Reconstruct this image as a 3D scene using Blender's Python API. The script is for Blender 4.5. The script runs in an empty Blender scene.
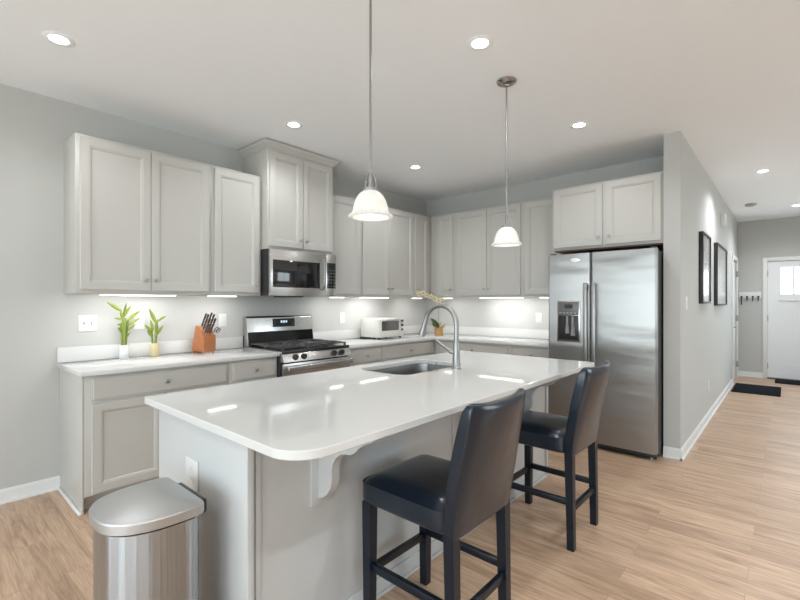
import bpy, bmesh, math, random
from mathutils import Vector, Matrix
random.seed(7)
PI = math.pi
S = bpy.context.scene
COL = S.collection

# ------------------------------------------------------------------ camera
cam_d = bpy.data.cameras.new('camera'); cam = bpy.data.objects.new('camera', cam_d); COL.objects.link(cam)
cam.location = (3.8956, -4.9671, 1.3312)
cam.rotation_euler = (math.radians(90), 0, math.radians(41.5755))
cam_d.sensor_width = 36; cam_d.lens = 437.03*36/800
cam_d.shift_y = 2.24/800
cam_d.clip_start = 0.05; cam_d.clip_end = 100
S.camera = cam

# ------------------------------------------------------------------ world, exposure
W_STR = 7.2
w = bpy.data.worlds.new('daylight'); S.world = w; w.use_nodes = True
nt = w.node_tree; bgn = nt.nodes['Background']
tc = nt.nodes.new('ShaderNodeTexCoord'); sp = nt.nodes.new('ShaderNodeSeparateXYZ')
rmp = nt.nodes.new('ShaderNodeValToRGB')
nt.links.new(tc.outputs['Generated'], sp.inputs[0]); nt.links.new(sp.outputs['Z'], rmp.inputs[0])
rmp.color_ramp.elements[0].position = 0.0; rmp.color_ramp.elements[0].color = (0.76, 0.82, 0.86, 1)  # below the horizon, raised close to sky brightness to light the ceiling
rmp.color_ramp.elements[1].position = 0.06; rmp.color_ramp.elements[1].color = (0.80, 0.90, 1.0, 1)
nt.links.new(rmp.outputs[0], bgn.inputs[0]); bgn.inputs[1].default_value = W_STR
S.view_settings.view_transform = 'Standard'; S.view_settings.look = 'None'
S.view_settings.gamma = 1; S.view_settings.use_curve_mapping = False
S.view_settings.exposure = 0.10
S.cycles.use_denoising = True
S.cycles.max_bounces = 10; S.cycles.diffuse_bounces = 6; S.cycles.glossy_bounces = 5
S.cycles.caustics_reflective = False; S.cycles.caustics_refractive = False
S.cycles.sample_clamp_indirect = 6

H = 2.78          # ceiling
CT = 0.90         # countertop height
ZB, ZT = 1.39, 2.47
DAY = (0.86, 0.93, 1.0)
def portal(name, loc, rot, sx, sy):
    d = bpy.data.lights.new(name, 'AREA'); d.shape = 'RECTANGLE'; d.size = sx; d.size_y = sy
    d.cycles.is_portal = True
    o = bpy.data.objects.new(name, d); COL.objects.link(o); o.location = loc; o.rotation_euler = rot
# unseen windows, placed and sized for fill light: (x or y start, end, sill, head)
RY = -8.6; RX = 7.4
REAR_WIN = [(0.5, 2.2, 0.30, 2.45), (2.6, 5.0, 0.02, 2.45), (5.4, 7.0, 0.30, 2.45)]  # implied by bluish reflections, widened for more fill
RIGHT_FILL_WIN = [(-7.6, -6.2, 0.75, 2.3), (-0.9, 0.9, 0.5, 2.3)]  # added out of view for side light
FOYER_FILL_WIN = [(2.6, 3.9, 0.6, 2.2)]  # added out of view to brighten the hallway
for a, b, c, d in REAR_WIN:
    portal('window_portal', ((a+b)/2, RY-0.02, (c+d)/2), (PI/2, 0, 0), b-a, d-c)
for a, b, c, d in RIGHT_FILL_WIN:
    portal('window_portal', (RX+0.02, (a+b)/2, (c+d)/2), (PI/2, 0, PI/2), b-a, d-c)

for a, b, c, d in FOYER_FILL_WIN:
    portal('window_portal', (5.40, (a+b)/2, (c+d)/2), (PI/2, 0, PI/2), b-a, d-c)

# ------------------------------------------------------------------ materials
def mat(name, col, rough=0.5, metal=0.0, var=0.0, vscale=8.0, bump=0.0, bscale=60.0, stretch=(1, 1, 1), coat=0.0, aniso=0.0,
        emit=None, estr=0.0, spec=0.5, sheen=0.0, rvar=0.0, trans=0.0):
    m = bpy.data.materials.new(name); m.use_nodes = True
    t = m.node_tree; p = t.nodes['Principled BSDF']
    p.inputs['Base Color'].default_value = (*col, 1); p.inputs['Roughness'].default_value = rough
    p.inputs['Metallic'].default_value = metal; p.inputs['Coat Weight'].default_value = coat
    p.inputs['Coat Roughness'].default_value = 0.12
    p.inputs['Anisotropic'].default_value = aniso; p.inputs['Specular IOR Level'].default_value = spec
    p.inputs['Transmission Weight'].default_value = trans
    if emit: p.inputs['Emission Color'].default_value = (*emit, 1); p.inputs['Emission Strength'].default_value = estr
    tcn = t.nodes.new('ShaderNodeTexCoord'); mp = t.nodes.new('ShaderNodeMapping'); mp.inputs['Scale'].default_value = stretch
    t.links.new(tcn.outputs['Object'], mp.inputs[0])
    n = t.nodes.new('ShaderNodeTexNoise'); n.inputs['Scale'].default_value = vscale; n.inputs['Detail'].default_value = 4
    t.links.new(mp.outputs[0], n.inputs['Vector'])
    mx = t.nodes.new('ShaderNodeMix'); mx.data_type = 'RGBA'
    v = max(var, 0.01)
    mx.inputs['A'].default_value = (*[c*(1-v) for c in col], 1); mx.inputs['B'].default_value = (*[min(1, c*(1+v)) for c in col], 1)
    t.links.new(n.outputs['Fac'], mx.inputs['Factor']); t.links.new(mx.outputs['Result'], p.inputs['Base Color'])
    if rvar:
        mr = t.nodes.new('ShaderNodeMapRange'); mr.inputs['To Min'].default_value = rough-rvar; mr.inputs['To Max'].default_value = rough+rvar
        t.links.new(n.outputs['Fac'], mr.inputs[0]); t.links.new(mr.outputs[0], p.inputs['Roughness'])
    if bump:
        n2 = t.nodes.new('ShaderNodeTexNoise'); n2.inputs['Scale'].default_value = bscale; n2.inputs['Detail'].default_value = 3
        t.links.new(mp.outputs[0], n2.inputs['Vector'])
        b = t.nodes.new('ShaderNodeBump'); b.inputs['Strength'].default_value = bump; b.inputs['Distance'].default_value = 0.01
        t.links.new(n2.outputs['Fac'], b.inputs['Height']); t.links.new(b.outputs[0], p.inputs['Normal'])
    return m

M = {}
M['wall'] = mat('wall_paint', (0.485, 0.483, 0.466), 0.85, bump=0.03, bscale=180)
M['ceiling'] = mat('ceiling_paint', (0.90, 0.925, 0.95), 0.9, bump=0.03, bscale=150)
M['trim'] = mat('white_trim_paint', (0.72, 0.725, 0.72), 0.4)
M['cab'] = mat('grey_cabinet_paint', (0.495, 0.482, 0.452), 0.38)
M['island'] = mat('island_paint', (0.53, 0.535, 0.53), 0.42)
M['quartz'] = mat('white_quartz', (0.63, 0.627, 0.615), 0.05, var=0.02, vscale=120)
M['steel'] = mat('brushed_steel', (0.62, 0.61, 0.60), 0.27, 1.0, var=0.03, vscale=30, stretch=(1, 1, 40), bump=0.015, bscale=14, aniso=0.5)
def fridge_steel():
    m = mat('fridge_steel', (0.36, 0.352, 0.342), 0.36, 1.0, var=0.03, vscale=20, stretch=(0.6, 0.6, 60), aniso=0.5)
    t = m.node_tree; p = t.nodes['Principled BSDF']
    tcn = t.nodes.new('ShaderNodeTexCoord'); mp = t.nodes.new('ShaderNodeMapping'); mp.inputs['Scale'].default_value = (0.9, 0.9, 3.2)
    t.links.new(tcn.outputs['Object'], mp.inputs[0])
    n = t.nodes.new('ShaderNodeTexNoise'); n.inputs['Scale'].default_value = 1.6; n.inputs['Detail'].default_value = 1.5
    t.links.new(mp.outputs[0], n.inputs['Vector'])
    b = t.nodes.new('ShaderNodeBump'); b.inputs['Strength'].default_value = 0.3; b.inputs['Distance'].default_value = 0.03
    t.links.new(n.outputs['Fac'], b.inputs['Height']); t.links.new(b.outputs[0], p.inputs['Normal'])
    return m
def brushed(m, rot, aniso, rough):
    t = m.node_tree; p = t.nodes['Principled BSDF']
    tg = t.nodes.new('ShaderNodeTangent'); tg.direction_type = 'RADIAL'; tg.axis = 'Z'; t.links.new(tg.outputs[0], p.inputs['Tangent'])
    p.inputs['Anisotropic'].default_value = aniso; p.inputs['Anisotropic Rotation'].default_value = rot; p.inputs['Roughness'].default_value = rough
    return m
M['fridge'] = brushed(fridge_steel(), 0.0, 0.92, 0.36)
M['nickel'] = mat('brushed_nickel', (0.34, 0.335, 0.33), 0.38, 1.0)
M['canopy'] = mat('dark_nickel', (0.42, 0.39, 0.37), 0.22, 1.0)
M['chrome'] = mat('chrome', (0.8, 0.8, 0.8), 0.08, 1.0)
M['knob'] = mat('knob_nickel', (0.42, 0.41, 0.40), 0.3, 1.0)
M['black'] = mat('black_plastic', (0.015, 0.015, 0.016), 0.35)
M['blackglass'] = mat('black_glass', (0.012, 0.012, 0.013), 0.06, coat=0.5)
M['iron'] = mat('cast_iron', (0.055, 0.055, 0.053), 0.32, bump=0.2, bscale=120)
M['darkgrey'] = mat('dark_grey_case', (0.03, 0.03, 0.032), 0.5)
M['brownwood'] = mat('raw_cabinet_underside', (0.17, 0.10, 0.06), 0.6, var=0.2, vscale=6, stretch=(1, 8, 1))
M['leather'] = mat('black_leather', (0.003, 0.009, 0.019), 0.28, var=0.3, vscale=4, bump=0.14, bscale=14, coat=0.4, spec=0.4)  # navy in the base stands in for reflected bluish daylight
M['blackwood'] = mat('black_wood', (0.004, 0.008, 0.015), 0.36, var=0.2, spec=0.4)  # blue daylight reflection on the legs put into the base colour
M['plate'] = mat('white_plate', (0.70, 0.70, 0.685), 0.35)
M['slot'] = mat('slot_grey', (0.45, 0.45, 0.45), 0.6)
M['lamp'] = mat('lamp_lens', (0.9, 0.9, 0.9), 0.5, emit=(1, 0.985, 0.95), estr=14)
M['strip'] = mat('strip_lens', (0.9, 0.9, 0.9), 0.5, emit=(1, 0.97, 0.92), estr=5)
M['bulb'] = mat('bulb', (0.9, 0.9, 0.9), 0.5, emit=(1, 0.97, 0.92), estr=1.6)
M['mat'] = mat('black_doormat', (0.010, 0.013, 0.018), 0.95, bump=0.5, bscale=200, spec=0.1)
M['orange'] = mat('knife_block_wood', (0.36, 0.125, 0.042), 0.4, var=0.18, vscale=7, stretch=(1, 1, 8), coat=0.2)
M['handle'] = mat('knife_handle_brown', (0.055, 0.038, 0.028), 0.3)
M['cream'] = mat('cream_enamel', (0.70, 0.69, 0.64), 0.3)
M['stem'] = mat('bamboo_stem', (0.15, 0.19, 0.03), 0.45, var=0.35, vscale=30)
M['leafy'] = mat('bamboo_leaf', (0.19, 0.25, 0.03), 0.45, var=0.3, vscale=20)
M['darkleaf'] = mat('orchid_leaf', (0.06, 0.09, 0.02), 0.35, var=0.3, vscale=12)
M['yellowleaf'] = mat('pale_leaf', (0.45, 0.36, 0.12), 0.5, var=0.25, vscale=12)
M['petal'] = mat('orchid_petal', (0.80, 0.70, 0.48), 0.6, var=0.12, vscale=30)
M['petaldark'] = mat('orchid_lip', (0.35, 0.09, 0.07), 0.6)
M['wicker'] = mat('brown_pot', (0.42, 0.24, 0.09), 0.6, var=0.3, vscale=60, bump=0.4, bscale=90)
M['vasewhite'] = mat('frosted_white_vase', (0.74, 0.745, 0.75), 0.25)
M['vasegold'] = mat('gold_vase', (0.62, 0.53, 0.33), 0.3, var=0.08)
M['soil'] = mat('pebbles', (0.1, 0.09, 0.05), 0.8, bump=0.5, bscale=80)
M['grout'] = mat('door_paint', (0.76, 0.77, 0.78), 0.4)
M['bronze'] = mat('threshold', (0.05, 0.045, 0.04), 0.5)
M['hinge'] = mat('hinge_steel', (0.35, 0.34, 0.33), 0.4, 1.0)
M['ledgrn'] = mat('display_digits', (0.5, 0.7, 0.8), 0.5, emit=(0.7, 0.85, 1.0), estr=0.5)

def glass_mat(name, tint=(1, 1, 1), refl=0.12):
    m = bpy.data.materials.new(name); m.use_nodes = True; t = m.node_tree; t.nodes.clear()
    o = t.nodes.new('ShaderNodeOutputMaterial'); mx = t.nodes.new('ShaderNodeMixShader')
    tr = t.nodes.new('ShaderNodeBsdfTransparent'); gl = t.nodes.new('ShaderNodeBsdfGlossy'); gl.inputs['Roughness'].default_value = 0.02
    tr.inputs[0].default_value = (*tint, 1)
    fr = t.nodes.new('ShaderNodeLayerWeight'); fr.inputs[0].default_value = refl
    t.links.new(fr.outputs['Fresnel'], mx.inputs[0]); t.links.new(tr.outputs[0], mx.inputs[1]); t.links.new(gl.outputs[0], mx.inputs[2])
    t.links.new(mx.outputs[0], o.inputs[0]); return m
M['glass'] = glass_mat('window_glass', (0.97, 0.99, 0.98))
M['cup'] = glass_mat('cup_glass', (0.985, 0.99, 0.99), 0.08)

def shade_mat():
    m = bpy.data.materials.new('alabaster_glass'); m.use_nodes = True; t = m.node_tree; p = t.nodes['Principled BSDF']
    o = t.nodes['Material Output']
    p.inputs['Base Color'].default_value = (0.88, 0.87, 0.84, 1); p.inputs['Roughness'].default_value = 0.25
    tl = t.nodes.new('ShaderNodeBsdfTranslucent'); mx = t.nodes.new('ShaderNodeMixShader'); mx.inputs[0].default_value = 0.5
    n = t.nodes.new('ShaderNodeTexNoise'); n.inputs['Scale'].default_value = 18; n.inputs['Detail'].default_value = 4
    r = t.nodes.new('ShaderNodeValToRGB'); r.color_ramp.elements[0].color = (0.80, 0.79, 0.77, 1); r.color_ramp.elements[1].color = (0.95, 0.94, 0.92, 1)
    r.color_ramp.elements[0].position = 0.3; r.color_ramp.elements[1].position = 0.65
    t.links.new(n.outputs['Fac'], r.inputs[0]); t.links.new(r.outputs[0], tl.inputs[0])
    t.links.new(p.outputs[0], mx.inputs[1]); t.links.new(tl.outputs[0], mx.inputs[2]); t.links.new(mx.outputs[0], o.inputs[0])
    return m
M['shade'] = shade_mat()

def floor_mat():
    m = bpy.data.materials.new('oak_plank_floor'); m.use_nodes = True; t = m.node_tree; p = t.nodes['Principled BSDF']
    tcn = t.nodes.new('ShaderNodeTexCoord')
    br = t.nodes.new('ShaderNodeTexBrick'); br.offset = 0.37; br.offset_frequency = 2
    br.inputs['Scale'].default_value = 1; br.inputs['Brick Width'].default_value = 1.25; br.inputs['Row Height'].default_value = 0.135
    br.inputs['Mortar Size'].default_value = 0.0012; br.inputs['Mortar Smooth'].default_value = 0.2
    br.inputs['Color1'].default_value = (0, 0, 0, 1); br.inputs['Color2'].default_value = (1, 1, 1, 1); br.inputs['Mortar'].default_value = (0.5, 0.5, 0.5, 1)
    t.links.new(tcn.outputs['Object'], br.inputs['Vector'])
    # grain, shifted per plank
    mp = t.nodes.new('ShaderNodeMapping'); mp.inputs['Scale'].default_value = (0.9, 9, 1)
    add = t.nodes.new('ShaderNodeVectorMath'); add.operation = 'MULTIPLY_ADD'; add.inputs[1].default_value = (7, 3, 5)
    t.links.new(br.outputs['Color'], add.inputs[0]); t.links.new(tcn.outputs['Object'], add.inputs[2])
    t.links.new(add.outputs[0], mp.inputs[0])
    n = t.nodes.new('ShaderNodeTexNoise'); n.inputs['Scale'].default_value = 2.2; n.inputs['Detail'].default_value = 7; n.inputs['Roughness'].default_value = 0.6; n.inputs['Distortion'].default_value = 1.1
    t.links.new(mp.outputs[0], n.inputs['Vector'])
    mp2 = t.nodes.new('ShaderNodeMapping'); mp2.inputs['Scale'].default_value = (2.5, 60, 1)
    t.links.new(add.outputs[0], mp2.inputs[0])
    n2 = t.nodes.new('ShaderNodeTexNoise'); n2.inputs['Scale'].default_value = 3; n2.inputs['Detail'].default_value = 4
    t.links.new(mp2.outputs[0], n2.inputs['Vector'])
    r = t.nodes.new('ShaderNodeValToRGB'); cr = r.color_ramp
    cr.elements[0].position = 0.28; cr.elements[0].color = FL[0]; cr.elements[1].position = 0.72; cr.elements[1].color = FL[2]
    e = cr.elements.new(0.5); e.color = FL[1]
    t.links.new(n.outputs['Fac'], r.inputs[0])
    mx = t.nodes.new('ShaderNodeMix'); mx.data_type = 'RGBA'; mx.blend_type = 'MULTIPLY'; mx.inputs['Factor'].default_value = 1
    r2 = t.nodes.new('ShaderNodeValToRGB'); r2.color_ramp.elements[0].color = (0.84, 0.82, 0.80, 1); r2.color_ramp.elements[1].color = (1.07, 1.07, 1.07, 1)
    t.links.new(br.outputs['Color'], r2.inputs[0])
    t.links.new(r.outputs[0], mx.inputs['A']); t.links.new(r2.outputs[0], mx.inputs['B'])
    mx3 = t.nodes.new('ShaderNodeMix'); mx3.data_type = 'RGBA'; mx3.blend_type = 'MULTIPLY'; mx3.inputs['Factor'].default_value = 1
    r3 = t.nodes.new('ShaderNodeValToRGB'); r3.color_ramp.elements[0].position = 0.3; r3.color_ramp.elements[0].color = (0.76, 0.73, 0.70, 1); r3.color_ramp.elements[1].position = 0.6; r3.color_ramp.elements[1].color = (1.02, 1.02, 1.02, 1)
    t.links.new(n2.outputs['Fac'], r3.inputs[0]); t.links.new(mx.outputs['Result'], mx3.inputs['A']); t.links.new(r3.outputs[0], mx3.inputs['B'])
    mm = t.nodes.new('ShaderNodeMix'); mm.data_type = 'RGBA'; mm.inputs['B'].default_value = (0.34, 0.24, 0.165, 1)
    t.links.new(br.outputs['Fac'], mm.inputs['Factor']); t.links.new(mx3.outputs['Result'], mm.inputs['A'])
    t.links.new(mm.outputs['Result'], p.inputs['Base Color'])
    p.inputs['Roughness'].default_value = 0.36; p.inputs['Specular IOR Level'].default_value = 0.45
    b = t.nodes.new('ShaderNodeBump'); b.inputs['Strength'].default_value = 0.08; b.inputs['Distance'].default_value = 0.004
    t.links.new(n2.outputs['Fac'], b.inputs['Height']); t.links.new(b.outputs[0], p.inputs['Normal'])
    return m
FL = [(0.36, 0.235, 0.155, 1), (0.55, 0.38, 0.262, 1), (0.66, 0.475, 0.34, 1)]
M['floor'] = floor_mat()

# ------------------------------------------------------------------ mesh helpers
WOFF = {}
class MB:
    def __init__(s): s.bm = bmesh.new()
    def _merge(s, b):
        me = bpy.data.meshes.new('tmp'); b.to_mesh(me); b.free(); s.bm.from_mesh(me); bpy.data.meshes.remove(me); return s
    def box(s, x0, x1, y0, y1, z0, z1, bev=0.0, seg=2, M4=None, taper=None):
        b = bmesh.new(); bmesh.ops.create_cube(b, size=1)
        for v in b.verts:
            f = v.co.copy(); v.co = Vector(((x0+x1)/2+f.x*(x1-x0), (y0+y1)/2+f.y*(y1-y0), (z0+z1)/2+f.z*(z1-z0)))
        if bev: bmesh.ops.bevel(b, geom=b.edges[:], offset=bev, segments=seg, profile=0.5, affect='EDGES')
        if M4: b.transform(M4)
        return s._merge(b)
    def lathe(s, prof, c=(0, 0, 0), n=32, M4=None, cap=True, sx=1, sy=1):
        b = bmesh.new(); rings = []
        for r, z in prof:
            if r < 1e-6: rings.append([b.verts.new((0, 0, z))])
            else: rings.append([b.verts.new((r*sx*math.cos(2*PI*k/n), r*sy*math.sin(2*PI*k/n), z)) for k in range(n)])
        for a, d in zip(rings, rings[1:]):
            for k in range(n):
                k2 = (k+1) % n
                if len(a) == 1 and len(d) == 1: continue
                if len(a) == 1: b.faces.new((a[0], d[k], d[k2]))
                elif len(d) == 1: b.faces.new((a[k], a[k2], d[0]))
                else: b.faces.new((a[k], a[k2], d[k2], d[k]))
        if cap:
            for rg in (rings[0], rings[-1]):
                if len(rg) > 2: b.faces.new(rg)
        bmesh.ops.recalc_face_normals(b, faces=b.faces[:])
        T = Matrix.Translation(Vector(c))
        if M4: T = T @ M4
        b.transform(T); return s._merge(b)
    def cyl(s, p0, p1, r, r1=None, n=20, bev=0):
        p0 = Vector(p0); p1 = Vector(p1); L = (p1-p0).length; r1 = r if r1 is None else r1
        q = (p1-p0).to_track_quat('Z', 'Y').to_matrix().to_4x4()
        pr = [(r, 0), (r1, L)] if not bev else [(r-bev, 0), (r, bev), (r1, L-bev), (r1-bev, L)]
        return s.lathe(pr, p0, n, q)
    def tube(s, pts, r, n=12, cap=True):
        pts = [Vector(p) for p in pts]; b = bmesh.new(); rings = []
        up = None
        for i, p in enumerate(pts):
            d = (pts[min(i+1, len(pts)-1)]-pts[max(i-1, 0)]).normalized()
            if up is None: up = d.orthogonal().normalized()
            up = (up-d*up.dot(d)).normalized(); sd = d.cross(up)
            rr = r[i] if isinstance(r, (list, tuple)) else r
            rings.append([b.verts.new(p+rr*(math.cos(2*PI*k/n)*up+math.sin(2*PI*k/n)*sd)) for k in range(n)])
        for a, c in zip(rings, rings[1:]):
            for k in range(n): b.faces.new((a[k], a[(k+1) % n], c[(k+1) % n], c[k]))
        if cap: b.faces.new(rings[0]); b.faces.new(rings[-1])
        bmesh.ops.recalc_face_normals(b, faces=b.faces[:]); return s._merge(b)
    def prism(s, poly, vec, bev=0, M4=None):
        b = bmesh.new(); vs = [b.verts.new(p) for p in poly]; f = b.faces.new(vs)
        r = bmesh.ops.extrude_face_region(b, geom=[f]); bmesh.ops.translate(b, vec=vec, verts=[v for v in r['geom'] if isinstance(v, bmesh.types.BMVert)])
        bmesh.ops.recalc_face_normals(b, faces=b.faces[:])
        if bev: bmesh.ops.bevel(b, geom=b.edges[:], offset=bev, segments=2, profile=0.5, affect='EDGES')
        if M4: b.transform(M4)
        return s._merge(b)
    def rings(s, rs, cap0=True, cap1=True, closed=True):
        b = bmesh.new(); R = [[b.verts.new(p) for p in r] for r in rs]
        for a, c in zip(R, R[1:]):
            m = len(a)
            for k in range(m if closed else m-1): b.faces.new((a[k], a[(k+1) % m], c[(k+1) % m], c[k]))
        if cap0: b.faces.new(R[0])
        if cap1: b.faces.new(R[-1])
        bmesh.ops.recalc_face_normals(b, faces=b.faces[:]); return s._merge(b)
    def sphere(s, c, r, M4=None, sc=(1, 1, 1), n=16):
        b = bmesh.new(); bmesh.ops.create_uvsphere(b, u_segments=n, v_segments=max(6, n//2), radius=r)
        b.transform(Matrix.Translation(Vector(c)) @ (M4 or Matrix()) @ Matrix.Diagonal((*sc, 1))); return s._merge(b)
    def build(s, name, m, parent=None, origin=None, smooth=True, sharp=35):
        if isinstance(parent, bpy.types.Object): off = WOFF[parent.name]
        elif origin is not None: off = Vector(origin)
        else:
            xs = [v.co for v in s.bm.verts]
            off = Vector(((min(v.x for v in xs)+max(v.x for v in xs))/2, (min(v.y for v in xs)+max(v.y for v in xs))/2, min(v.z for v in xs)))
        me = bpy.data.meshes.new(name)
        for v in s.bm.verts: v.co -= off
        s.bm.to_mesh(me); s.bm.free()
        if smooth:
            me.polygons.foreach_set('use_smooth', [True]*len(me.polygons)); me.set_sharp_from_angle(angle=math.radians(sharp))
        me.materials.append(m)
        o = bpy.data.objects.new(name, me); COL.objects.link(o)
        if parent: o.parent = parent
        else: o.location = off
        WOFF[o.name] = off
        return o

def tag(o, label=None, cat=None, group=None, kind=None):
    if label: o['label'] = label
    if cat: o['category'] = cat
    if group: o['group'] = group
    if kind: o['kind'] = kind
    return o
def thing(name, label, cat, loc, group=None, kind=None):
    o = bpy.data.objects.new(name, None); COL.objects.link(o); o.location = loc; o.empty_display_size = 0.05
    WOFF[o.name] = Vector(loc); return tag(o, label, cat, group, kind)
def struct(o): o['kind'] = 'structure'; return o
def dup(o, parent=None):
    c = o.copy(); COL.objects.link(c)
    if parent: c.parent = parent
    for ch in list(o.children): dup(ch, c)
    return c

# ------------------------------------------------------------------ room shell
def bx(name, m, *a, bev=0, parent=None, **k): return MB().box(*a, bev=bev).build(name, m, parent, **k)
XR = 7.4
struct(bx('floor', M['floor'], -0.15, XR+0.15, RY-0.15, 5.2, -0.12, 0.0, origin=(0, 0, 0), smooth=False))
struct(bx('ceiling', M['ceiling'], -0.15, XR+0.15, RY-0.15, 5.2, H, H+0.12, smooth=False))
struct(bx('wall_left', M['wall'], -0.14, 0.0, RY-0.14, 0.14, 0, H, smooth=False))
struct(bx('wall_living', M['wall'], 5.47, XR, 1.6, 1.72, 0, H, smooth=False))
struct(bx('wall_back', M['wall'], 0.0, 3.093, 0.0, 0.12, 0, H, smooth=False))
PX0, PX1, PY = 3.093, 3.218, -0.633
def holed(name, fixed, axis, a0, a1, holes, z0=0, z1=H):
    """wall along an axis with rectangular openings: fixed=(lo,hi) of the other axis"""
    mb = MB()
    def add(u0, u1, c0, c1):
        if u1-u0 < 1e-4 or c1-c0 < 1e-4: return
        if axis == 'x': mb.box(u0, u1, fixed[0], fixed[1], c0, c1)
        else: mb.box(fixed[0], fixed[1], u0, u1, c0, c1)
    cur = a0
    for h0, h1, c0, c1 in sorted(holes):
        add(cur, h0, z0, z1); add(h0, h1, z0, c0); add(h0, h1, c1, z1); cur = h1
    add(cur, a1, z0, z1)
    return struct(mb.build(name, M['wall'], smooth=False))
SD = (3.99, 4.80)          # side door in the hall wall
holed('wall_hall', (PX0, PX1), 'y', PY, 5.0165, [(SD[0], SD[1], 0, 2.05)])
FD = (3.628, 4.542)        # front door
holed('wall_end', (5.0165, 5.14), 'x', PX0, 5.47, [(FD[0], FD[1], 0, 2.05)])
holed('wall_rear', (RY-0.12, RY), 'x', 0, XR, REAR_WIN)
holed('wall_right', (RX, RX+0.12), 'y', RY, 1.72, RIGHT_FILL_WIN)
holed('wall_foyer', (5.35, 5.47), 'y', 1.6, 5.0165, FOYER_FILL_WIN)

def base(name, pts, ins):
    """baseboard with a shoe along a polyline; ins = inward normal offset direction per segment"""
    mb = MB()
    for (p, q), nrm in zip(zip(pts, pts[1:]), ins):
        for t, z0, z1 in ((0.013, 0, 0.078), (0.009, 0.078, 0.086), (0.005, 0.086, 0.092), (0.024, 0, 0.015)):
            x0, x1 = sorted((p[0], q[0])); y0, y1 = sorted((p[1], q[1]))
            if nrm == '+x': x1 = x0+t
            if nrm == '-x': x0 = x1-t
            if nrm == '+y': y1 = y0+t
            if nrm == '-y': y0 = y1-t
            mb.box(x0, x1, y0, y1, z0, z1)
    return struct(mb.build(name, M['trim'], smooth=False))
base('baseboard_left', [(0, RY), (0, -4.235)], ['+x'])
mbh = [(PX1, PY-0.013), (PX1, SD[0]-0.07)]
base('baseboard_hall', mbh, ['+x'])
base('baseboard_post', [(PX0, PY), (PX1, PY)], ['-y'])
base('baseboard_end', [(PX1, 5.0165), (FD[0]-0.06, 5.0165)], ['-y'])
base('baseboard_corner', [(PX1, SD[1]+0.07), (PX1, 5.0165)], ['+x'])
base('baseboard_right', [(XR, RY), (XR, 1.6)], ['-x'])

# frames and panes of the unseen windows that let in the fill daylight
wn = 1
for (axis, wins, RX) in (('x', REAR_WIN, 7.4), ('y', RIGHT_FILL_WIN, 7.4), ('y', FOYER_FILL_WIN, 5.35)):
    for a, b, c, d in wins:
        f = MB(); g = MB(); k = 0.045
        ys = (RY-0.08, RY-0.03) if axis == 'x' else (RX+0.03, RX+0.08)
        nm = 3 if b-a > 2 else 2
        def bb(mb, u0, u1, z0, z1, th=None):
            y0, y1 = th or ys
            if axis == 'x': mb.box(u0, u1, y0, y1, z0, z1)
            else: mb.box(y0, y1, u0, u1, z0, z1)
        bb(f, a, b, c, c+k); bb(f, a, b, d-k, d); bb(f, a, a+k, c+k, d-k); bb(f, b-k, b, c+k, d-k)
        for i in range(1, nm):
            u = a+(b-a)*i/nm; bb(f, u-0.02, u+0.02, c+k, d-k)
        if c > 0.5:
            if axis == 'x': f.box(a-0.06, b+0.06, RY, RY+0.03, c-0.03, c)
            else: f.box(RX-0.03, RX, a-0.06, b+0.06, c-0.03, c)
        o = struct(f.build('window_%d' % wn, M['trim'], smooth=False)); wn += 1
        mid = (ys[0]+ys[1])/2; bb(g, a+k, b-k, c+k, d-k, (mid-0.003, mid+0.003))
        g.build('window_pane', M['glass'], o, smooth=False)

# front door
dr = thing('door_1', None, None, (FD[0], 5.03, 0), kind='structure')
YF = 5.03
d = MB()
lites = [(3.805+i*0.184, 3.805+i*0.184+0.154) for i in range(3)]
# slab assembled from stiles and rails around three lites and two tall panels
def slab(mb, x0, x1, z0, z1, y0, y1): mb.box(x0, x1, y0, y1, z0, z1)
SX0, SX1 = FD[0]+0.002, FD[1]-0.002
for x0, x1, z0, z1 in ((SX0, lites[0][0], 0.02, 2.035), (lites[2][1], SX1, 0.02, 2.035), (lites[0][0], lites[2][1], 1.93, 2.035),
                       (lites[0][0], lites[2][1], 1.36, 1.475), (lites[0][1], lites[1][0], 1.475, 1.93), (lites[1][1], lites[2][0], 1.475, 1.93),
                       (lites[0][0], lites[2][1], 0.02, 0.25), (4.03, 4.135, 0.25, 1.36)):
    slab(d, x0, x1, z0, z1, YF, YF+0.04)
for x0, x1 in ((lites[0][0], 4.03), (4.135, lites[2][1])):
    slab(d, x0, x1, 0.25, 1.36, YF+0.012, YF+0.035)
door_leaf = d.build('door_slab', M['grout'], dr, smooth=False)
bx('dentil_shelf', M['grout'], 3.77, 4.37, YF-0.014, YF, 1.355, 1.385, bev=0.004, parent=dr)
for x0, x1 in lites: bx('window_pane', M['glass'], x0, x1, YF+0.018, YF+0.024, 1.475, 1.93, parent=dr)
c = MB(); c.box(FD[0], FD[0]+0.02, 5.072, 5.12, 0, 2.05).box(FD[1]-0.02, FD[1], 5.072, 5.12, 0, 2.05).box(FD[0]+0.02, FD[1]-0.02, 5.072, 5.12, 2.01, 2.05)
for x0, x1, z0, z1 in ((FD[0]-0.062, FD[0], 0, 2.11), (FD[1], FD[1]+0.062, 0, 2.11), (FD[0], FD[1], 2.045, 2.11)):
    c.box(x0, x1, 5.0, 5.0165, z0, z1, bev=0.003)
c.build('casing', M['trim'], dr)
bx('threshold', M['bronze'], FD[0], FD[1], 4.99, 5.10, 0.0, 0.018, bev=0.004, parent=dr)
for z in (0.22, 1.05, 1.83): bx('hinge', M['hinge'], FD[0]-0.006, FD[0]+0.012, YF-0.016, YF, z-0.05, z+0.05, bev=0.002, parent=dr)
MB().sphere((4.48, YF-0.05, 0.95), 0.027).cyl((4.48, YF, 0.95), (4.48, YF-0.045, 0.95), 0.012).build('door_knob', M['nickel'], dr)
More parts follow.
